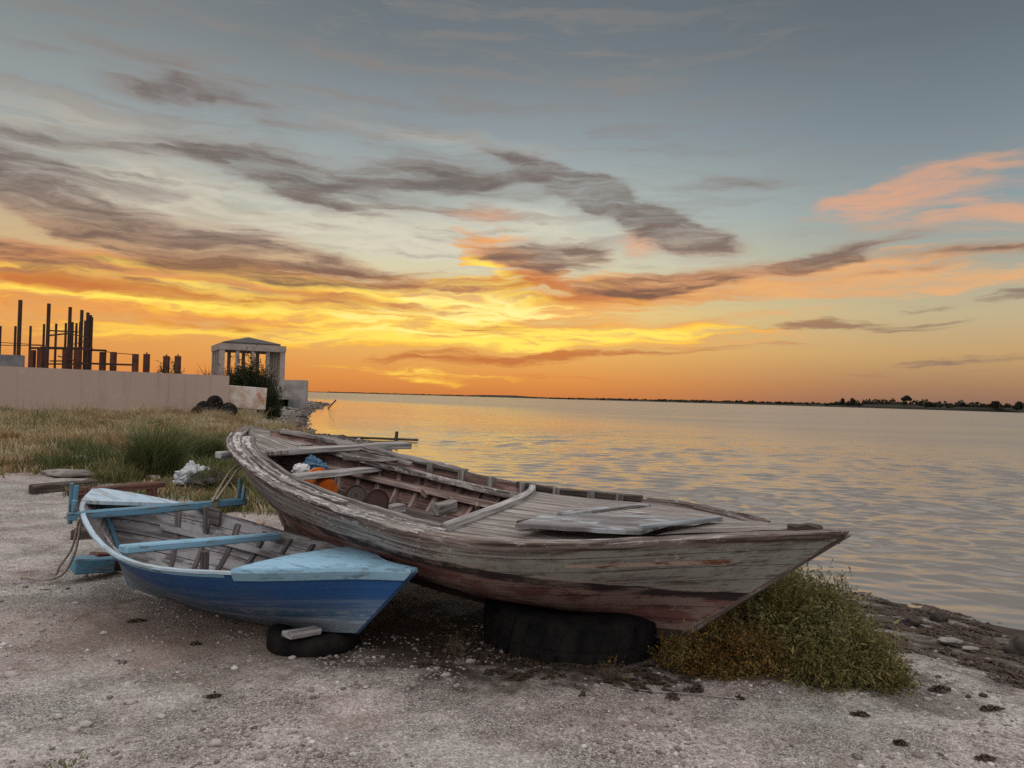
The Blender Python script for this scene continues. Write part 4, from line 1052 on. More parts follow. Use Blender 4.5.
# tyres
def tyre(name, c, R_, r_in, h, blocks, label, tilt=0.):
    e = empty(name, (c[0], c[1], 0), label, 'tyre')
    Rm = Matrix.Rotation(tilt, 3, 'X')
    prof = [(r_in, h * .15), (r_in + .03 * R_, 0.02 * h), (R_ * .80, -.02 * h), (R_ * .93, .06 * h), (R_ * .985, .16 * h), (R_ * .985, .84 * h), (R_ * .93, .94 * h), (R_ * .80, 1.02 * h), (r_in + .03 * R_, .98 * h), (r_in, .85 * h)]
    prof = prof + [prof[0]]
    m = MB(); m.lathe(prof, c, 72, Rm); m.build('tyre_casing', RUBBER, e, smooth=True)
    if not blocks: return e
    tb = MB()
    for i in range(blocks):
        a0 = 2 * math.pi * i / blocks; da = 2 * math.pi / blocks * .78
        for (z0, z1, sh) in ((.10, .46, 0), (.52, .90, .5)):
            rings = []
            for q in (0, 1):
                a = a0 + da * q + sh * da
                rings.append([Vector(c) + Rm @ Vector((r * math.cos(a + sk), r * math.sin(a + sk), z * h)) for r, z, sk in ((R_ * .97, z0, 0), (R_ * .999, z0 + .02, 0), (R_ * .999, z1 - .02, .06), (R_ * .97, z1, .06))])
            tb.quadstrip(rings)
    tb.build('tyre_tread', RUBBER, e)
    return e
tyre('tyre', (.46, 5.17, gz(.42, 4.6) - .09), .61, .33, .35, 34, 'huge black lorry tyre lying flat under the bow of the big boat', rad(2))
tyre('tyre', (-1.24, 4.96, gz(-1.24, 4.9) - .02), .30, .17, .13, 0, 'black car tyre lying flat under the bow of the small blue boat')
m = MB(); m.board(at(286, 635, 4.62), at(318, 630, 4.78), .11, .035, jit=.006, seg=2, w1=.09)
m.thing('wood_chock', GREYW_PALE, 'pale wood chock wedged between the blue hull and its tyre', 'chock', bevel=.006)
# blocks and beams round the small boat
m = MB(); m.board(at(72, 565, 6.3), at(112, 563, 6.5), .2, .12, jit=.006, seg=2, up=(0, 0, 1)); m.thing('timber_block', BLUEBEAM, 'blue green timber block on the shingle beside the stern of the blue boat', 'timber', bevel=.01)
m = MB(); a = at(96, 562, 6.52); m.board(at(92, 561, 6.46), at(122, 561, 6.66), .17, .15, jit=.01, seg=2); m.thing('timber_block', REDW, 'rusty brown timber block under the stern of the blue boat', 'timber', bevel=.01)
m = MB(); a = at(78, 530, 7.9); m.board((a[0] - .05, a[1], gz(a[0], a[1]) + .05), (a[0] + .28, a[1] + .1, gz(a[0], a[1]) + .05), .2, .12, jit=.006, seg=2); m.thing('timber_block', DARKW, 'small dark brown block on the shingle behind the stern of the blue boat', 'timber', bevel=.01)
tb_ = empty('trestle', (at(120, 500, 8.6)[0], 8.6, 0), 'rusty brown beam on short legs standing behind the stern of the blue boat', 'trestle')
m = MB(); m.board(at(68, 493, 8.2), at(164, 484, 8.9), .11, .07, jit=.004, seg=4); m.build('beam', REDW, tb_, bevel=.006)
for u, d in ((152, 8.8), (84, 8.3)):
    a = at(u, 488, d); m = MB(); m.board((a[0], a[1], gz(a[0], a[1]) - .02), (a[0], a[1], a[2] + .01), .09, .09, up=(0, 1, 0), jit=.004); m.build('leg', REDW, tb_, bevel=.006)
m = MB(); a, b = at(31, 485, z=.12), at(96, 481, z=.12); m.board((a[0], a[1], gz(a[0], a[1]) + .07), (b[0], b[1], gz(b[0], b[1]) + .08), .24, .14, jit=.012, seg=5)
m.thing('log', DARKW, 'thick old brown timber log lying at the edge of the grass', 'log', bevel=.02)
GREYROCK = flat_mat('grey_rock', (.26, .24, .22, 1), (.14, .125, .11, 1), .9, 5, .6, 25)
for (u, v, sx, sy, sz, lb) in ((68, 474, .9, .5, .16, 'flat grey rock slab behind the old timber log at the grass edge'), (20, 462, .5, .4, .14, 'pale flat stone at the far left edge of the shingle'), (82, 463, .6, .4, .2, 'rounded grey rock in the grass beyond the old timber log'), (55, 467, .35, .3, .12, 'small pale rock between the grey rocks and the log'), (152, 478, .22, .16, .12, 'small pale brick like stone beside the tall green tussock')):
    a = at(u, v, z=.05); lump('rock', (a[0], a[1], gz(a[0], a[1]) + sz * .25), (sx, sy, sz), GREYROCK, lb, 'rock', int(u), 3, .35, 2.5)
a = at(193, 482, z=.1); crumpled('bag', (a[0], a[1], gz(a[0], a[1]) + .12), (.62, .44, .52), flat_mat('white_plastic', (.50, .53, .55, 1), (.30, .33, .36, 1), .4, 5, .1), 'white and grey plastic sack dumped in the grass behind the blue boat', 'bag', 12, rz=.4)
a = at(212, 484, z=.1); crumpled('rubbish_heap', (a[0], a[1], gz(a[0], a[1]) + .08), (.8, .5, .36), plastic('dark_rubbish', (.03, .03, .032, 1), (.08, .075, .07, 1), .7), 'dark heap of rubbish beside the white plastic sack', 'rubbish', 13)
for (u, v, d, L_, w_, an, mt, lb) in ((228, 513, 8.3, .75, .16, .1, wood_mat('orange_board', (.50, .34, .24, 1), (.2, .12, .08, 1), (.6, .48, .38, 1)), 'pale orange broken board lying by the stern of the big boat'), (222, 522, 8.0, .8, .2, .25, GREYW_PALE, 'pale grey board under the stern of the big boat')):
    a = at(u, v, d); z_ = gz(a[0], a[1]) + .1; m = MB(); m.board((a[0] - L_ / 2, a[1] - L_ / 2 * an, z_), (a[0] + L_ / 2, a[1] + L_ / 2 * an, z_ + .03), w_, .06, jit=.008, seg=3); m.thing('board', mt, lb, 'board', bevel=.008)
a = at(232, 527, 7.6); m = MB(); m.board((a[0] - .5, a[1], gz(a[0], a[1]) + .06), (a[0] + .7, a[1] + .2, gz(a[0], a[1]) + .08), .3, .12, jit=.008, seg=3); m.thing('timber_block', DARKW, 'long dark timber under the stern of the big boat', 'timber', bevel=.01)

# ropes
r0 = at(82, 527, 5.72)
g1 = at(38, 578, z=.02); g2 = at(66, 576, z=.02)
m = MB(); m.tube(polyline([at(81, 518, 5.7), at(78, 540, 5.72), at(72, 560, 5.78), at(62, 575, z=.03), at(45, 580, z=.012), at(22, 577, z=.012)]), .009, 6)
m.tube(polyline([at(79, 518, 5.68), at(72, 548, 5.8), at(60, 566, 6.0), at(56, 574, z=.03), at(48, 570, z=.02)]), .009, 6)
m.thing('rope', ROPEM, 'pale rope hanging from the oar beam of the blue boat onto the shingle', 'rope', smooth=True)
m = MB(); m.tube(polyline([at(212, 502, 6.3), at(222, 484, 6.5), at(232, 470, 6.7), at(246, 461, 6.86), at(255, 458, 6.9)]), .011, 6)
m.tube(polyline([at(216, 500, 6.33), at(229, 482, 6.5), at(240, 468, 6.72), at(252, 462, 6.84)]), .011, 6)
m.thing('rope', ROPEM, 'pale mooring rope tied from the blue boat up to the stern of the big boat', 'rope', smooth=True)
m = MB(); m.tube(polyline([at(236, 452, 6.8), at(244, 462, 6.72), at(252, 466, 6.66), at(262, 458, 6.9), at(250, 452, 7.0)]), .018, 6); m.thing('rope', DARKW, 'dark knotted rope wound on the near rail under the pale plank', 'rope', smooth=True)
m = MB(); a, b = at(560, 701, z=.012), at(470, 700, z=.012); m.tube(polyline([at(600, 683, z=.015), at(640, 690, z=.014), at(690, 694, z=.014), at(740, 699, z=.016)]), .004, 5); m.thing('stick', GREYW_PALE, 'thin pale dry stick lying on the shingle in front of the bush', 'stick')

# driftwood, posts and stones
pole = empty('drift_pole', (at(380, 439, 31)[0], 31, SEA), 'thin dark pole with a short upright lying at the water edge behind the big boat', 'pole')
m = MB(); m.tube([at(335, 437, 31.5), at(380, 438.5, 31), at(418, 440, 30.6)], .05, 7); m.build('shaft', DARKW, pole)
m = MB(); m.tube([at(396, 441, 30.8), at(397, 431.5, 30.8)], .07, 7); m.build('upright', DARKW, pole)
a = at(326, 408.5, z=SEA); m = MB(); m.board((a[0], a[1], SEA - .3), at(336, 400, a[1]), .14, .14, jit=.01); m.thing('post', DARKW, 'leaning dark post standing in the water off the far point', 'post')
ROCKM = flat_mat('dark_rock', (.055, .045, .038, 1), (.022, .018, .016, 1), .8, 8, .3, 20)
for i, (u, v, s_, lb) in enumerate(((938, 621, .105, 'larger dark weedy rock standing at the water edge on the right'), (912, 626, .095, 'dark weedy rock at the water edge left of the larger one'), (1022, 657, .16, 'dark brown rock cut by the right edge of the photo'), (970, 652, .08, 'small pale stone on the dark weed at the right'), (950, 646, .12, 'flat pale stone between the dark shore rocks'))):
    a = hit(u, v); mm = ROCKM if i < 3 else GREYROCK
    lump('rock', (a[0], a[1], gz(a[0], a[1]) + s_ * .3), (s_ * 1.4, s_ * 1.1, s_ * (1.1 if i < 3 else .3)), mm, lb, 'rock', 40 + i, 3, .4, 3)
STN = [(104, 634, .05), (76, 604, .05), (12, 676, .08), (130, 703, .06), (162, 718, .05), (86, 726, .07), (74, 731, .06), (216, 745, .07), (58, 718, .05), (446, 676, .06), (292, 659, .05), (470, 662, .05)]
for i, (u, v, s_) in enumerate(STN):
    a = hit(u, v)
    lump('stone', (a[0], a[1], gz(a[0], a[1]) + .006), (s_ * 1.0, s_ * .75, s_ * .55), STONE, ('larger pale loose stone lying on the grey shingle'), 'stone', 60 + i, 2, .6, 3, group='loose stones on the shingle')
CL = [(137, 622, .12, 'dark weed clump nearest the keel of the blue boat'), (214, 698, .07, 'black scrap of weed alone on the shingle left of centre'), (118, 590, .08, 'small dark weed scrap near the blue green block'), (196, 645, .07, 'dark weed scrap on the brown patch below the blue boat'), (8, 745, .07, 'dark weed scrap at the lower left corner'), (696, 692, .07, 'small black weed scrap just below the orange bush'), (860, 716, .10, 'dark weed clump just below the tip of the green bush'), (940, 690, .14, 'dark weed clump right of the green bush'), (990, 710, .14, 'dark weed clump near the right edge above the corner'), (900, 745, .07, 'dark weed scrap on the sand at the lower right'), (985, 760, .10, 'dark weed clump at the lower right corner'), (740, 700, .05, 'tiny black weed scrap below the green bush')]
rw = np.random.default_rng(77)
for u, v, s_, lb in CL[:2] + CL[3:4] + CL[5:]:
    s_ *= .65
    a = hit(u, v); V_, F_ = weed_clump_verts(a[0], a[1], s_ * .72, s_ * .26, rw.uniform(-.3, .5), .022, rw, 60)
    tag(link_mesh('seaweed_clump', V_, F_, WEED), lb, 'seaweed', 'scraps of weed on the shingle')

# ------------------------------------------------------------------ plants
def blades(P, nb, h, w, lean, r, spread=.05, droop=.5):
    """grass: each blade two tapering segments; returns verts, faces (quads, top degenerate-free)"""
    n = len(P); N_ = n * nb; base = np.repeat(P, nb, 0); hh = np.repeat(np.broadcast_to(h, n), nb) * r.uniform(.55, 1.15, N_)
    a = r.uniform(0, 6.28, N_); q = np.sqrt(r.random(N_)) * np.repeat(np.broadcast_to(spread, n), nb)
    b0 = base + np.stack([np.cos(a) * q, np.sin(a) * q, 0 * q], -1)
    dirx = np.stack([np.cos(a + r.normal(0, .6, N_)), np.sin(a + r.normal(0, .6, N_)), 0 * a], -1)
    ln = hh * np.abs(r.normal(lean, lean * .5, N_))
    side = np.stack([-dirx[:, 1], dirx[:, 0], 0 * a], -1); ww = (w * r.uniform(.6, 1.3, N_))[:, None]
    p1 = b0 + dirx * (ln * .35)[:, None] + np.array([0, 0, 1]) * (hh * .6)[:, None]
    p2 = b0 + dirx * ln[:, None] + np.array([0, 0, 1]) * (hh * (1 - droop * .25 * lean))[:, None]
    V = np.stack([b0 - side * ww, b0 + side * ww, p1 - side * ww * .7, p1 + side * ww * .7, p2 - side * ww * .12, p2 + side * ww * .12], 1)
    idx = (np.arange(N_) * 6)[:, None]
    Fc = np.concatenate([idx + np.array([[0, 1, 3, 2]]), idx + np.array([[2, 3, 5, 4]])], 0)
    return V.reshape(-1, 3), Fc
DRY = leaf_mat('dry_grass', [(.40, .29, .17, 1), (.52, .42, .27, 1), (.30, .24, .13, 1), (.24, .24, .10, 1), (.58, .49, .35, 1)], mottle=(.35, (.75, .55, .45, 1)))
GREENG = leaf_mat('green_grass', [(.09, .10, .032, 1), (.14, .145, .05, 1), (.22, .20, .085, 1), (.07, .08, .03, 1), (.26, .22, .11, 1)])
TUSS = leaf_mat('tussock_grass', [(.05, .075, .025, 1), (.09, .12, .04, 1), (.15, .17, .065, 1), (.07, .08, .035, 1), (.20, .19, .09, 1)])
def grass_field():
    r = np.random.default_rng(17)
    x = r.uniform(-26, -2.5, 60000); y = np.exp(r.uniform(math.log(9.5), math.log(44), 60000))
    # stop at the wall line
    wl = (x + 22.2) / 6.5 * 9 + 33
    k = (field_mask(x, y) > r.uniform(.05, .95, len(x))) & (y < wl - .3) & (np.abs(x / y) < .9)
    x, y = x[k], y[k]
    k = vnoise(x * .9, y * .7, 71) + r.random(len(x)) * .25 > .36; x, y = x[k], y[k]
    g = vnoise(x * .45, y * .35, 41) + .5 * vnoise(x * 1.3, y * 1.3, 42) + np.clip((x + 7.5) * .12, -.3, .5) - np.clip((17 - y) * .0, 0, 1)
    g = g + np.where((y > 11) & (y < 17) & (x > -8.5), .22, 0)
    green = g + r.normal(0, .16, len(x)) > .74
    for name, sel, mat, hmul, lab in (('dry_grass', ~green, DRY, 1.0, None), ('green_weeds', green, GREENG, .8, None)):
        X, Y = x[sel][:11000], y[sel][:11000]
        P = np.stack([X, Y, ground_z(X, Y) - .01], -1)
        h = hmul * (.30 + 1.0 * vnoise(X * 1.1, Y * .8, 61) ** 1.5) * (.20 + .40 * vnoise(X * .7, Y * .7, 44) * np.clip((Y - 10) / 10, .35, 1) + .018 * np.clip(Y - 18, 0, 30) * vnoise(X * .5, Y * .4, 46))
        V, Fc = blades(P, 9, h, .0035 + .00028 * Y.mean(), .55, r, spread=.13)
        tag(link_mesh(name, V, Fc, mat, origin=(0, 0, 0)), kind='stuff')
    # scattered leafy tufts among the dry grass
    Pt = []
    for i in range(34):
        yy = math.exp(r.uniform(math.log(12.5), math.log(30))); xx = r.uniform(-.62, -.32) * yy
        n_ = int(r.integers(14, 40)); sp = r.uniform(.1, .32); px, py = xx + r.normal(0, sp, n_), yy + r.normal(0, sp, n_); ok = coast_s(px, py) > 2
        Pt.append(np.stack([px, py, ground_z(px, py) - .01, np.full(n_, r.uniform(.18, .5))], -1)[ok])
    Pt = np.concatenate(Pt); V, Fc = blades(Pt[:, :3], 12, Pt[:, 3], .0075, .5, r, spread=.08)
    tag(link_mesh('weed_tufts', V, Fc, TUSS, origin=(0, 0, 0)), kind='stuff')
    # seed heads / small white flowers over the far weeds
    k = r.choice(len(x), 1300); X, Y = x[k], y[k]; kk = (Y > 20) & (vnoise(X * .4, Y * .3, 50) > .52); X, Y = X[kk], Y[kk]
    P = np.stack([X, Y, ground_z(X, Y) + r.uniform(.35, .95, len(X))], -1)
    bv, bf = ico(0) if False else ico(1); S = np.repeat((r.uniform(.010, .026, len(X)))[:, None], 3, 1); S[:, 2] *= .5
    V, Fc = scatter(bv, bf, P, S, rot_mats(len(X), r))
    tag(link_mesh('white_flowers', V, Fc, leaf_mat('flower_white', [(.32, .28, .2, 1), (.5, .46, .36, 1)]), origin=(0, 0, 0)), kind='stuff')
    V, Fc = blades(P * np.array([1, 1, 0]) + np.array([0, 0, 1]) * (ground_z(X, Y))[:, None], 2, P[:, 2] - ground_z(X, Y), .006, .12, r, spread=.06)
    tag(link_mesh('flower_stalks', V, Fc, GREENG, origin=(0, 0, 0)), kind='stuff')
grass_field()
def tussock(u, v, d, w, h, label, mat=TUSS, n=60, nb=16, seed=1, name='grass_tussock'):
    r = np.random.default_rng(seed); a = at(u, v, d); z0 = gz(a[0], a[1])
    ang = r.uniform(0, 6.28, n); q = np.sqrt(r.random(n)) * w * .5
    P = np.stack([a[0] + np.cos(ang) * q, a[1] + np.sin(ang) * q, 0 * q + z0 - .02], -1)
    V, Fc = blades(P, nb, h * (1.1 - .55 * (q / (w * .5)) ** 2) * r.uniform(.75, 1.2, n), .0075, .55, r, spread=.10)
    tag(link_mesh(name, V, Fc, mat), label, 'grass', 'grass tussocks in the rough field')
tussock(155, 470, 13.6, .68, 1.0, 'tallest dark green spiky tussock behind the stern of the blue boat', n=120, nb=20, seed=1)
tussock(203, 452, 16.5, .9, .62, 'rounded green tussock to the right of the tallest one', n=130, nb=20, seed=2)
tussock(118, 478, 12.8, .8, .32, 'low yellow green tussock left of the tallest one', GREENG, 60, 14, 3)
tussock(218, 480, 12.2, .9, .42, 'green tussock right beside the stern of the big boat', GREENG, 70, 14, 4)
tussock(215, 503, 10.0, .6, .3, 'small yellow green tussock beneath the thole posts of the blue boat', GREENG, 40, 14, 5)
tussock(90, 484, 11.3, .6, .2, 'low sparse green weed by the rusty trestle', GREENG, 40, 12, 6)
tussock(66, 765, 3.25, .05, .05, 'tiny green weed on the shingle at the lower left', TUSS, 10, 14, 7)
tussock(45, 425, 26, 1.4, .55, 'pale green weed patch before the wall at the far left', GREENG, 60, 14, 8)

LEAF = np.array([(-.5, 0, 0), (0, -.5, .12), (.5, 0, 0), (0, .5, .12)]) * np.array([1, .55, 1])
def shrub_leaves(blobs, n, leaf, r, up=.4, shell_=.75):
    """leaves in sprigs over a set of ellipsoids; denser near the surface"""
    V = []
    tot = sum(b[3] * b[4] for b in blobs)
    for (cx, cy, cz, rx, ry, rz) in blobs:
        k = int(n * rx * ry / sum(b[3] * b[4] for b in blobs))
        d = r.normal(size=(k, 3)); d /= np.linalg.norm(d, axis=1)[:, None]; d[:, 2] = np.abs(d[:, 2]) * np.where(r.random(k) < .85, 1, -.4)
        q = shell_ + (1.08 - shell_) * r.random(k) ** .7; q = np.where(r.random(k) < .3, r.uniform(.3, 1, k), q); q = np.where(r.random(k) < .12, r.uniform(1.08, 1.4, k), q)
        bump = 1 + .20 * np.sin(d[:, 0] * 9 + cx * 7) * np.sin(d[:, 1] * 8 + cy * 5) + .10 * np.sin(d[:, 2] * 13 + d[:, 0] * 11)
        P = d * (q * bump)[:, None] * np.array([rx, ry, rz]) + np.array([cx, cy, cz])
        # sprig axis
        ax = d * (1 - up) + np.array([0, 0, up]) + r.normal(0, .35, (k, 3)); ax /= np.linalg.norm(ax, axis=1)[:, None]
        m = 7
        for j in range(m):
            c = P + ax * (j - 2) * leaf * .45
            ld = r.normal(size=(k, 3)) + ax * .9; ld /= np.linalg.norm(ld, axis=1)[:, None]
            sd = np.cross(ld, r.normal(size=(k, 3))); sd /= np.linalg.norm(sd, axis=1)[:, None]
            L_ = (leaf * np.exp(r.normal(-.1, .32, k)))[:, None]
            c = c + ld * L_ * .4
            V.append(np.stack([c - ld * L_ * .5, c - sd * L_ * .15, c + ld * L_ * .5, c + sd * L_ * .15], 1))
    V = np.concatenate(V).reshape(-1, 3)
    Fc = np.arange(len(V)).reshape(-1, 4)
    return V, Fc
def stems(blobs, n, r, rad_):
    m = MB()
    for i in range(n):
        b = blobs[i % len(blobs)]; a = r.uniform(0, 6.28); q = r.random() ** .5
        x0, y0 = b[0] + r.normal(0, .15) * b[3], b[1] + r.normal(0, .15) * b[4]
        p1 = Vector((b[0] + math.cos(a) * b[3] * q * .85, b[1] + math.sin(a) * b[4] * q * .85, b[2] + b[5] * math.sqrt(max(0, 1 - q * q)) * .85)); p0 = Vector((x0, y0, gz(x0, y0) - .02))
        mid_ = p0.lerp(p1, .5) + Vector((r.normal(0, .05), r.normal(0, .05), .04)); m.tube([p0, mid_, p1], [rad_, rad_ * .7, rad_ * .3], 5)
    return m
def shrub(name, blobs, n, leaf, mat, label, cat='bush', seed=0, nst=40, srad=.006, group=None, stem_mat=BARK, up=.4):
    r = np.random.default_rng(seed); b0 = blobs[0]
    e = empty(name, (b0[0], b0[1], gz(b0[0], b0[1])), label, cat, group)
    V, Fc = shrub_leaves(blobs, n, leaf, r, up); link_mesh('foliage', V, Fc, mat, e)
    stems(blobs, nst, r, srad).build('stems', stem_mat, e)
    return e
SALT = leaf_mat('saltbush_leaf', [(.065, .07, .03, 1), (.13, .135, .052, 1), (.20, .20, .08, 1), (.27, .25, .11, 1), (.19, .14, .065, 1)], mottle=(3.2, (.8, .72, .6, 1)))
RUSTL = leaf_mat('rusty_leaf', [(.15, .08, .035, 1), (.25, .15, .045, 1), (.36, .25, .075, 1), (.28, .20, .06, 1), (.13, .12, .05, 1), (.10, .10, .04, 1), (.07, .045, .03, 1)], mottle=(4, (.75, .6, .55, 1)))
g0 = gz(1.9, 4.7)
shrub('saltbush', [(1.86, 5.05, -.02, .40, .5, .42), (2.02, 4.64, -.03, .28, .32, .31), (1.66, 4.80, -.02, .30, .32, .30), (2.14, 4.42, -.04, .18, .18, .17), (1.96, 5.4, -.06, .30, .3, .38), (1.84, 4.42, -.03, .22, .18, .18), (1.74, 5.2, .0, .2, .2, .43), (2.10, 4.9, 0, .2, .2, .36)], 19000, .027, SALT, 'dense yellow green saltbush growing on the shingle under the bow of the big boat', seed=31, nst=110, up=.6)
shrub('saltbush', [(1.30, 4.72, -.02, .24, .26, .28), (1.50, 4.54, -.03, .22, .18, .22), (1.10, 4.64, -.02, .16, .17, .16), (1.32, 4.50, -.03, .18, .12, .13)], 7500, .022, RUSTL, 'rusty orange and brown bush left of the yellow green saltbush', seed=32, nst=70, up=.6)
DRYST = flat_mat('dry_stems', (.12, .09, .07, 1), (.07, .05, .04, 1), .9, 9)
shrub('dry_weed', [(-.30, 4.75, 0, .07, .07, .14)], 60, .010, RUSTL, 'wispy dry weed at the left side of the huge tyre', 'weed', 33, 20, .002, stem_mat=DRYST)
shrub('dry_weed', [(.62, 4.36, 0, .09, .07, .13)], 70, .010, RUSTL, 'wispy dry weed in front of the huge tyre', 'weed', 34, 24, .002, stem_mat=DRYST)

# ------------------------------------------------------------------ background on the left
def wall_mat():
    m, t, p = material('plaster_wall')
    o = t.new('ShaderNodeTexCoord').outputs['Object']
    n = t.noise(t.mapping(o, sc=(1.6, 1.6, .18)), 1., 5, .65); n2 = t.noise(o, .35, 4, .6); n3 = t.noise(o, 3., 5, .65)
    c = t.mix(n2, (.40, .305, .25, 1), (.47, .37, .31, 1))
    c = t.mix(t.math('MULTIPLY', t.step(n, .54, .72), .45), c, (.27, .20, .165, 1))
    c = t.mix(t.math('MULTIPLY', t.step(n3, .58, .68), .3), c, (.52, .45, .40, 1))
    t.put(p.inputs['Base Color'], c); p.inputs['Roughness'].default_value = .93
    t.put(p.inputs['Normal'], t.bump(n3, .3, .01)); return m
WALLM = wall_mat()
WA, WB = at(0, 366, 33.0), at(228, 376, 42.0); WD = Vector((WB[0] - WA[0], WB[1] - WA[1], 0))
W0 = Vector((WA[0], WA[1], 0)) - WD * 1.2; W1 = Vector((WB[0], WB[1], 0)); HT = 2.36
we = empty('boundary_wall', (WA[0], WA[1], 0), 'long plain beige plastered wall running behind the grassy field', 'wall')
m = MB(); n_ = 7
for i in range(n_):
    a, b = W0.lerp(W1, i / n_), W0.lerp(W1, (i + 1) / n_); d_ = (b - a).normalized()
    m.board(Vector((a.x, a.y, HT / 2 - .2)) + d_ * .002, Vector((b.x, b.y, HT / 2 - .2)) - d_ * .002, .25, HT + .4)
m.build('wall_face', WALLM, we)
m = MB(); nrm = Vector((WD.y, -WD.x, 0)).normalized()
pa = W0.lerp(W1, .0) + nrm * .2; pb = W0.lerp(W1, .8) + nrm * .2
m.board((pa.x, pa.y, .38), (pb.x, pb.y, .38), .14, .16); m.build('plinth', GREYBLOCK, we)
# grey parapet block behind the wall
a = at(-10, 361, 40); b = at(24, 361, 41); m = MB(); m.board((a[0] - 3, a[1] - 1, 1.4), (b[0], b[1], 1.4), .6, 2 * (at(24, 355.5, 41)[2] - 1.4)); m.thing('block_pier', GREYBLOCK, 'dark grey block pier rising just behind the left end of the wall', 'pier')
# tyre heap at the wall
hp = empty('tyre_heap', at(215, 412, 39), 'pile of old black tyres against the end of the beige wall', 'tyre heap')
for (u, v, d, R_, tl, tz) in ((215, 406, 39.0, .55, 86, 66), (203, 409, 38.6, .42, 70, -10), (229, 410, 39.3, .42, 60, 40), (209, 412, 38.2, .4, 30, 5), (222, 413, 38.6, .4, 20, 15), (197, 411, 38.4, .34, 50, -30)):
    c = at(u, v, d); m = MB(); Rm = Matrix.Rotation(rad(tz), 3, 'Z') @ Matrix.Rotation(rad(tl), 3, 'X'); h = .2
    m.lathe([(R_ * .12, -h / 2), (R_ * .9, -h * .55), (R_, -h * .3), (R_, h * .3), (R_ * .9, h * .55), (R_ * .12, h / 2), (R_ * .12, -h / 2)], c, 26, Rm); m.build('tyre', RUBBER, hp, smooth=True)
# white slab on a pier at the end of the wall
sl = empty('slab_sign', at(246, 412, 43), 'white rust stained slab standing on a pier at the end of the wall', 'slab')
SLABM = wood_mat('rust_stained_white', (.62, .58, .53, 1), (.45, .33, .26, 1), (.68, .65, .6, 1), grain=2, bump=.05, wear_scale=1.2)
m = MB(); m.board(at(224.5, 396, 42.6), at(266, 399, 43.4), .5, 1.24, jit=.004); m.build('slab', SLABM, sl, bevel=.02)
m = MB(); a, b = at(236, 410, 42.9), at(257, 410, 43.2); m.board((a[0], a[1], .35), (b[0], b[1], .35), .4, .9); m.build('pier', CONCP, sl, bevel=.02)
m = MB(); a, b = at(257.5, 393, 42.72), at(263.5, 404, 42.78); m.board(a, b, .22, .012, up=(0, -1, 0)); m.build('rust_stain', flat_mat('rust_smear', (.40, .16, .07, 1), (.55, .36, .24, 1), .9, 9), sl)

# pavilion
PD = 90.0; pc = at(246.5, 400, PD); pz = at(246, 385, PD)[2]; ztop = at(246, 346, PD)[2]; zl = at(246, 352, PD)[2]; zr = at(246, 337, PD)[2]
pv = empty('pavilion', (pc[0], pc[1], .5), 'open square pavilion with pale columns and a low hipped roof', 'pavilion')
PR = math.atan2(-pc[0], pc[1]) + rad(9); HW = 3.62
def PV(x, y, z): return Vector((pc[0] + math.cos(PR) * x - math.sin(PR) * y, pc[1] + math.sin(PR) * x + math.cos(PR) * y, z))
m = MB(); m.board(PV(-HW - .4, 0, (pz + .2) / 2), PV(HW + .4, 0, (pz + .2) / 2), 2 * HW + .8, pz - .2); m.build('podium', CONC, pv)
for i in range(5):
    for j in range(5):
        if 0 < i < 4 and 0 < j < 4: continue
        x, y = -HW + .3 + i * (2 * HW - .6) / 4, -HW + .3 + j * (2 * HW - .6) / 4
        wc = .55 if (i in (0, 4) and j in (0, 4)) else .38
        m = MB(); m.board(PV(x, y, pz), PV(x, y, zl + .01), wc, wc, up=PV(1, 0, 0) - PV(0, 0, 0)); m.build('column', CONCP, pv, bevel=.02)
m = MB()
for sx, sy, L_ in ((0, -1, 1), (0, 1, 1), (-1, 0, 0), (1, 0, 0)):
    if L_: m.board(PV(-HW - .05, sy * (HW - .3), (zl + ztop) / 2), PV(HW + .05, sy * (HW - .3), (zl + ztop) / 2), .65, ztop - zl)
    else: m.board(PV(sx * (HW - .3), -HW + .65, (zl + ztop) / 2), PV(sx * (HW - .3), HW - .65, (zl + ztop) / 2), .65, ztop - zl)
m.build('lintel', CONCP, pv)
rb = [PV(x * (HW - .5), y * (HW - .5), ztop + .005) for x, y in ((-1, -1), (1, -1), (1, 1), (-1, 1))]; ap = PV(0, 0, zr)
link_mesh('roof', [tuple(p) for p in rb] + [tuple(ap)] + [tuple(p + Vector((0, 0, .22))) for p in rb], [(5, 6, 4), (6, 7, 4), (7, 8, 4), (8, 5, 4), (0, 1, 6, 5), (1, 2, 7, 6), (2, 3, 8, 7), (3, 0, 5, 8), (3, 2, 1, 0)], flat_mat('roof_grey', (.09, .085, .08, 1), (.06, .057, .055, 1), .9, 1), pv)
# concrete block and low ruin at the shore
m = MB(); a, b = at(283, 393, 84), at(307, 393, 84.5); zt = at(295, 380, 84)[2]; m.board((a[0], a[1], zt / 2 - .3), (b[0], b[1], zt / 2 - .3), 3.0, zt + .6, jit=.03); m.thing('concrete_block', CONC, 'square grey concrete block standing at the shore right of the pavilion', 'concrete block')
ru = empty('ruined_shed', at(277, 404, 78), 'low grey concrete slab roof on stubby piers below the pavilion', 'ruin')
a, b = at(264, 396, 78), at(290, 398, 78); m = MB(); m.board((a[0], a[1], a[2] - .1), (b[0], b[1], a[2] - .1), 3.2, .35, jit=.03); m.build('slab', CONC, ru)
for q in (.1, .5, .9):
    m = MB(); p = Vector(a).lerp(Vector(b), q); m.board((p.x, p.y, -.1), (p.x, p.y, a[2] - .25), .4, 2.4, up=(1, 0, 0)); m.build('pier', GREYBLOCK, ru)

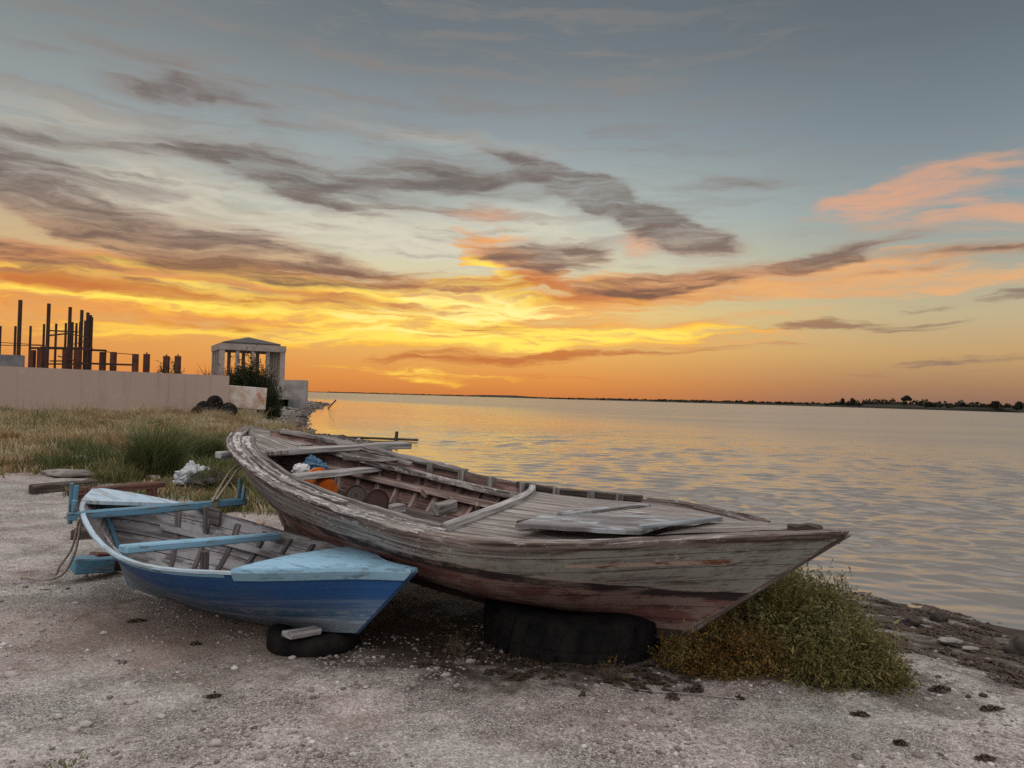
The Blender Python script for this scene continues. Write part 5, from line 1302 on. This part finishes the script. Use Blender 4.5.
# unfinished steel frame beyond the wall
FD = 52.0
fr_ = empty('steel_frame', at(70, 372, FD), 'unfinished rusty steel frame with tall poles rising beyond the wall', 'steel frame')
def pole_(u0, vt, d, w, name='pole', mat=DARKSTEEL, par=fr_):
    a = at(u0, vt, d); m = MB(); m.board((a[0], a[1], .2), tuple(a), w, w, up=(0, 1, 0)); return m.build(name, mat, par)
for u, v in ((20.5, 300), (49, 303.5), (70.3, 307), (82, 310), (88, 312.5), (90.5, 315), (91.7, 317)): pole_(u, v, FD - 4 + (u - 20) * .12, .165)
for u, v in ((.5, 326), (15.6, 326), (30.7, 326), (44.2, 324), (56.3, 323.5), (66, 323), (72.8, 322), (76.6, 323), (80.3, 322), (85.3, 320.5)): pole_(u, v, FD + 6 - abs(u - 60) * .03, .12)
for u, v, w in ((32.4, 350, .34), (41.3, 348, .36), (65.8, 348, .3), (77.8, 348, .36), (103, 352, .32), (113.6, 352, .32), (135.6, 354, .32)): pole_(u, v, FD + 1, w, 'column', RUST)
def beam_(u0, v0, u1, v1, d0, d1, w): m = MB(); m.board(at(u0, v0, d0), at(u1, v1, d1), w, w); m.build('beam', DARKSTEEL, fr_)
for q in ((31, 348, 92, 349, FD, FD, .14), (41, 347.5, 92, 348.6, FD + 3, FD + 2, .14), (90, 350, 106, 350.6, FD, FD + 1, .14), (90, 363.5, 136, 365, FD, FD + 1, .13), (48, 364, 90, 364, FD, FD, .1), (49, 330.5, 78, 332, FD + 4, FD + 4, .1), (49, 335.5, 67, 333.5, FD - 1, FD + 4, .1), (67, 333.5, 88, 337, FD + 4, FD, .07), (0, 342.4, 45, 345.2, FD + 5, FD + 4, .05), (0, 345.2, 45, 345.6, FD + 1, FD + 4, .05), (72, 344.5, 90, 340, FD + 4, FD, .05), (105, 351.5, 114, 352.8, FD + 1, FD + 1, .06), (113, 353, 136, 354.6, FD + 1, FD + 1, .05), (50, 361, 66, 361, FD + 2, FD + 2, .09), (58, 356, 90, 365, FD + 3, FD, .07)): beam_(*q)
for i, (u, v, lb) in enumerate(((146.8, 354, 'brown stub column standing alone right of the steel frame'), (166.6, 356, 'brown stub column left one of the pair above the small dark shrub'), (178, 356, 'brown stub column right one of the pair above the small dark shrub'))):
    a = at(u, v, FD + 2); m = MB(); m.board((a[0], a[1], .2), (a[0], a[1], a[2]), .33, .33, up=(0, 1, 0)); m.board((a[0], a[1], a[2]), (a[0], a[1], a[2] + .12), .07, .07, up=(0, 1, 0)); m.thing('stub_column', RUST, lb, 'column', 'stub columns beyond the wall')

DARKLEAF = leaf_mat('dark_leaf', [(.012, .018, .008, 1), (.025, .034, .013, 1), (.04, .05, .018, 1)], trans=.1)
def bush_at(u0, u1, vt, d, zb, label, n=2600, leaf=.11, seed=0, name='bush', lobes=5, cat='bush'):
    r = np.random.default_rng(seed); a, b = at(u0, vt, d), at(u1, vt, d); w = (b[0] - a[0]); cx, cy = (a[0] + b[0]) / 2, d; H = a[2] - zb
    bl = [(cx, cy, zb + H * .1, w * .36, w * .3, H * .86)]
    for i in range(lobes):
        q = (i + .5) / lobes; x = a[0] + w * (.16 + .68 * q); hh = H * (.62 + .3 * math.sin(math.pi * (.15 + .75 * q))) * r.uniform(.85, 1.05)
        bl.append((x, cy + r.uniform(-.4, .4), zb + H * .05, w * .2, w * .2, hh))
    return shrub(name, bl, n, leaf, DARKLEAF, label, cat, seed, 24, .03)
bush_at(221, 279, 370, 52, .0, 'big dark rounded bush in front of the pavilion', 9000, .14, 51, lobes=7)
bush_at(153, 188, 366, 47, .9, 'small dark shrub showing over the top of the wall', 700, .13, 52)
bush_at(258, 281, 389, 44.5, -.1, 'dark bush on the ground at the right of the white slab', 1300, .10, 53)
# bare twiggy tree left of the pavilion
bt = empty('bare_tree', at(205, 372, 60), 'bare twiggy small tree left of the pavilion', 'tree')
r = np.random.default_rng(8); m = MB(); base = Vector((at(207, 372, 60)[0], 60, .3)); m.tube([base, base + Vector((0, 0, 2.4))], [.05, .03], 5); m.build('trunk', BARK, bt)
m = MB()
for i in range(26):
    p = base + Vector((0, 0, r.uniform(1.2, 2.4))); q = p + Vector((r.normal(0, .45), r.normal(0, .4), r.uniform(.3, 1.5))); m.tube([p, p.lerp(q, .5) + Vector((r.normal(0, .08), 0, .08)), q], [.02, .015, .006], 4)
m.build('twigs', BARK, bt)

# ------------------------------------------------------------------ far shore
LANDM = flat_mat('far_land', (.026, .024, .016, 1), (.018, .017, .012, 1), .95, .01, .1)
def shore_d(u): return 1500 - 900 * min(1, max(0, (u - 560) / 460)) if u > 560 else 1500 + (560 - u) * 8
def far_land():
    us = np.linspace(-60, 1500, 320); rings = []
    r = np.random.default_rng(4)
    for i, u in enumerate(us):
        d = shore_d(u); uu = u; base = at(512, 397, 100)
        azm = math.atan((u - 512) / F); x, y = d * math.tan(azm), d
        k = min(1, max(0, (u - 800) / 80)); h = 1.5 + (1.2 + 1.8 * k) * vnoise(np.array([u * .05]), np.array([2.]), 6)[0] + (3.2 * math.exp(-((u - 498) / 30) ** 4))
        rings.append([(x, y, SEA - .5), (x, y + 3, SEA + .5), (x * 1.01, y * 1.01 + 15, h), (x * 1.1, y * 1.1 + 120, h + .5), (x * 1.3, y * 1.3 + 400, -2)])
    V = np.array(rings).reshape(-1, 3); k = 5
    Fc = np.array([(i * k + j, (i + 1) * k + j, (i + 1) * k + j + 1, i * k + j + 1) for i in range(len(us) - 1) for j in range(k - 1)])
    tag(link_mesh('far_shore', V, Fc, LANDM, origin=(0, 0, 0), smooth=True), kind='structure')
far_land()
FARLEAF = leaf_mat('far_tree_leaf', [(.016, .018, .010, 1), (.03, .03, .016, 1), (.045, .042, .022, 1)], trans=.05)
def crown_quads(blobs, n, leaf, r):
    V = []
    for (cx, cy, cz, rx, ry, rz) in blobs:
        d = r.normal(size=(n, 3)); d /= np.linalg.norm(d, axis=1)[:, None]; P = d * (r.random(n) ** .4)[:, None] * np.array([rx, ry, rz]) + np.array([cx, cy, cz])
        a = r.normal(size=(n, 3)); a /= np.linalg.norm(a, axis=1)[:, None]; b = np.cross(a, r.normal(size=(n, 3))); b /= np.linalg.norm(b, axis=1)[:, None]
        L_ = leaf * r.uniform(.5, 1.2, n)[:, None]; V.append(np.stack([P - a * L_, P - b * L_ * .6, P + a * L_, P + b * L_ * .6], 1))
    V = np.concatenate(V).reshape(-1, 3); return V, np.arange(len(V)).reshape(-1, 4)
def treeline():
    r = np.random.default_rng(23); bl = []
    for u in np.arange(330, 1250, 3.0):
        d = shore_d(u) + r.uniform(10, 60); px = d / F
        hmax = 1.0 + 1.6 * min(1, max(0, (u - 560) / 200)) + 4.6 * min(1, max(0, (u - 830) / 40))
        if u < 560: hmax = .8
        h = hmax * r.uniform(.55, 1.1) * px; x = d * (u - 512) / F
        bl.append((x, d, .6 + h * .45, 2.8 * px, 3, h * .85))
    V, Fc = crown_quads(bl, 110, 1.5, r)
    tag(link_mesh('far_woodland', V, Fc, FARLEAF, origin=(0, 0, 0)), 'dark band of far trees along the opposite shore', kind='stuff')
treeline()
FT = [(843, 8, 4.5, 'bushy', 'left one of two close small round trees on the far shore'), (853, 9, 5, 'bushy', 'right one of two close small round trees on the far shore'), (907, 12, 10, 'umbrella', 'broad umbrella shaped tree standing highest on the far shore'), (930, 7, 10, 'bushy', 'wide low tree just right of the umbrella shaped tree'), (996, 10, 8, 'bushy', 'dark round tree near the right end of the far shore'), (1019, 10, 9, 'bushy', 'dark tree at the right edge of the photo on the far shore')]
for i, (u, hp_, wp, kd, lb) in enumerate(FT):
    d = shore_d(u) + 12; px = d / F; x = d * (u - 512) / F; r = np.random.default_rng(70 + i)
    e = empty('tree', (x, d, 1.), lb, 'tree', 'trees on the far shore'); H = hp_ * px; Wd = wp * px * .5
    m = MB(); m.tube([(x, d, .8), (x + .1, d, 1 + H * .5), (x, d, 1 + H * .8)], [.35, .25, .12], 6); m.build('trunk', BARK, e)
    if kd == 'umbrella': bl = [(x + Wd * q, d + r.uniform(-1, 1), 1 + H * r.uniform(.72, .88), Wd * .45, Wd * .5, H * .16) for q in (-.6, -.2, .2, .6)] + [(x, d, 1 + H * .9, Wd * .6, Wd * .6, H * .14)]
    else: bl = [(x + Wd * q, d + r.uniform(-1, 1), 1 + H * r.uniform(.45, .65), Wd * .5, Wd * .5, H * .38) for q in (-.5, 0, .5)]
    V, Fc = crown_quads(bl, 320, .75, r); link_mesh('crown', V, Fc, FARLEAF, e)
bl.clear()
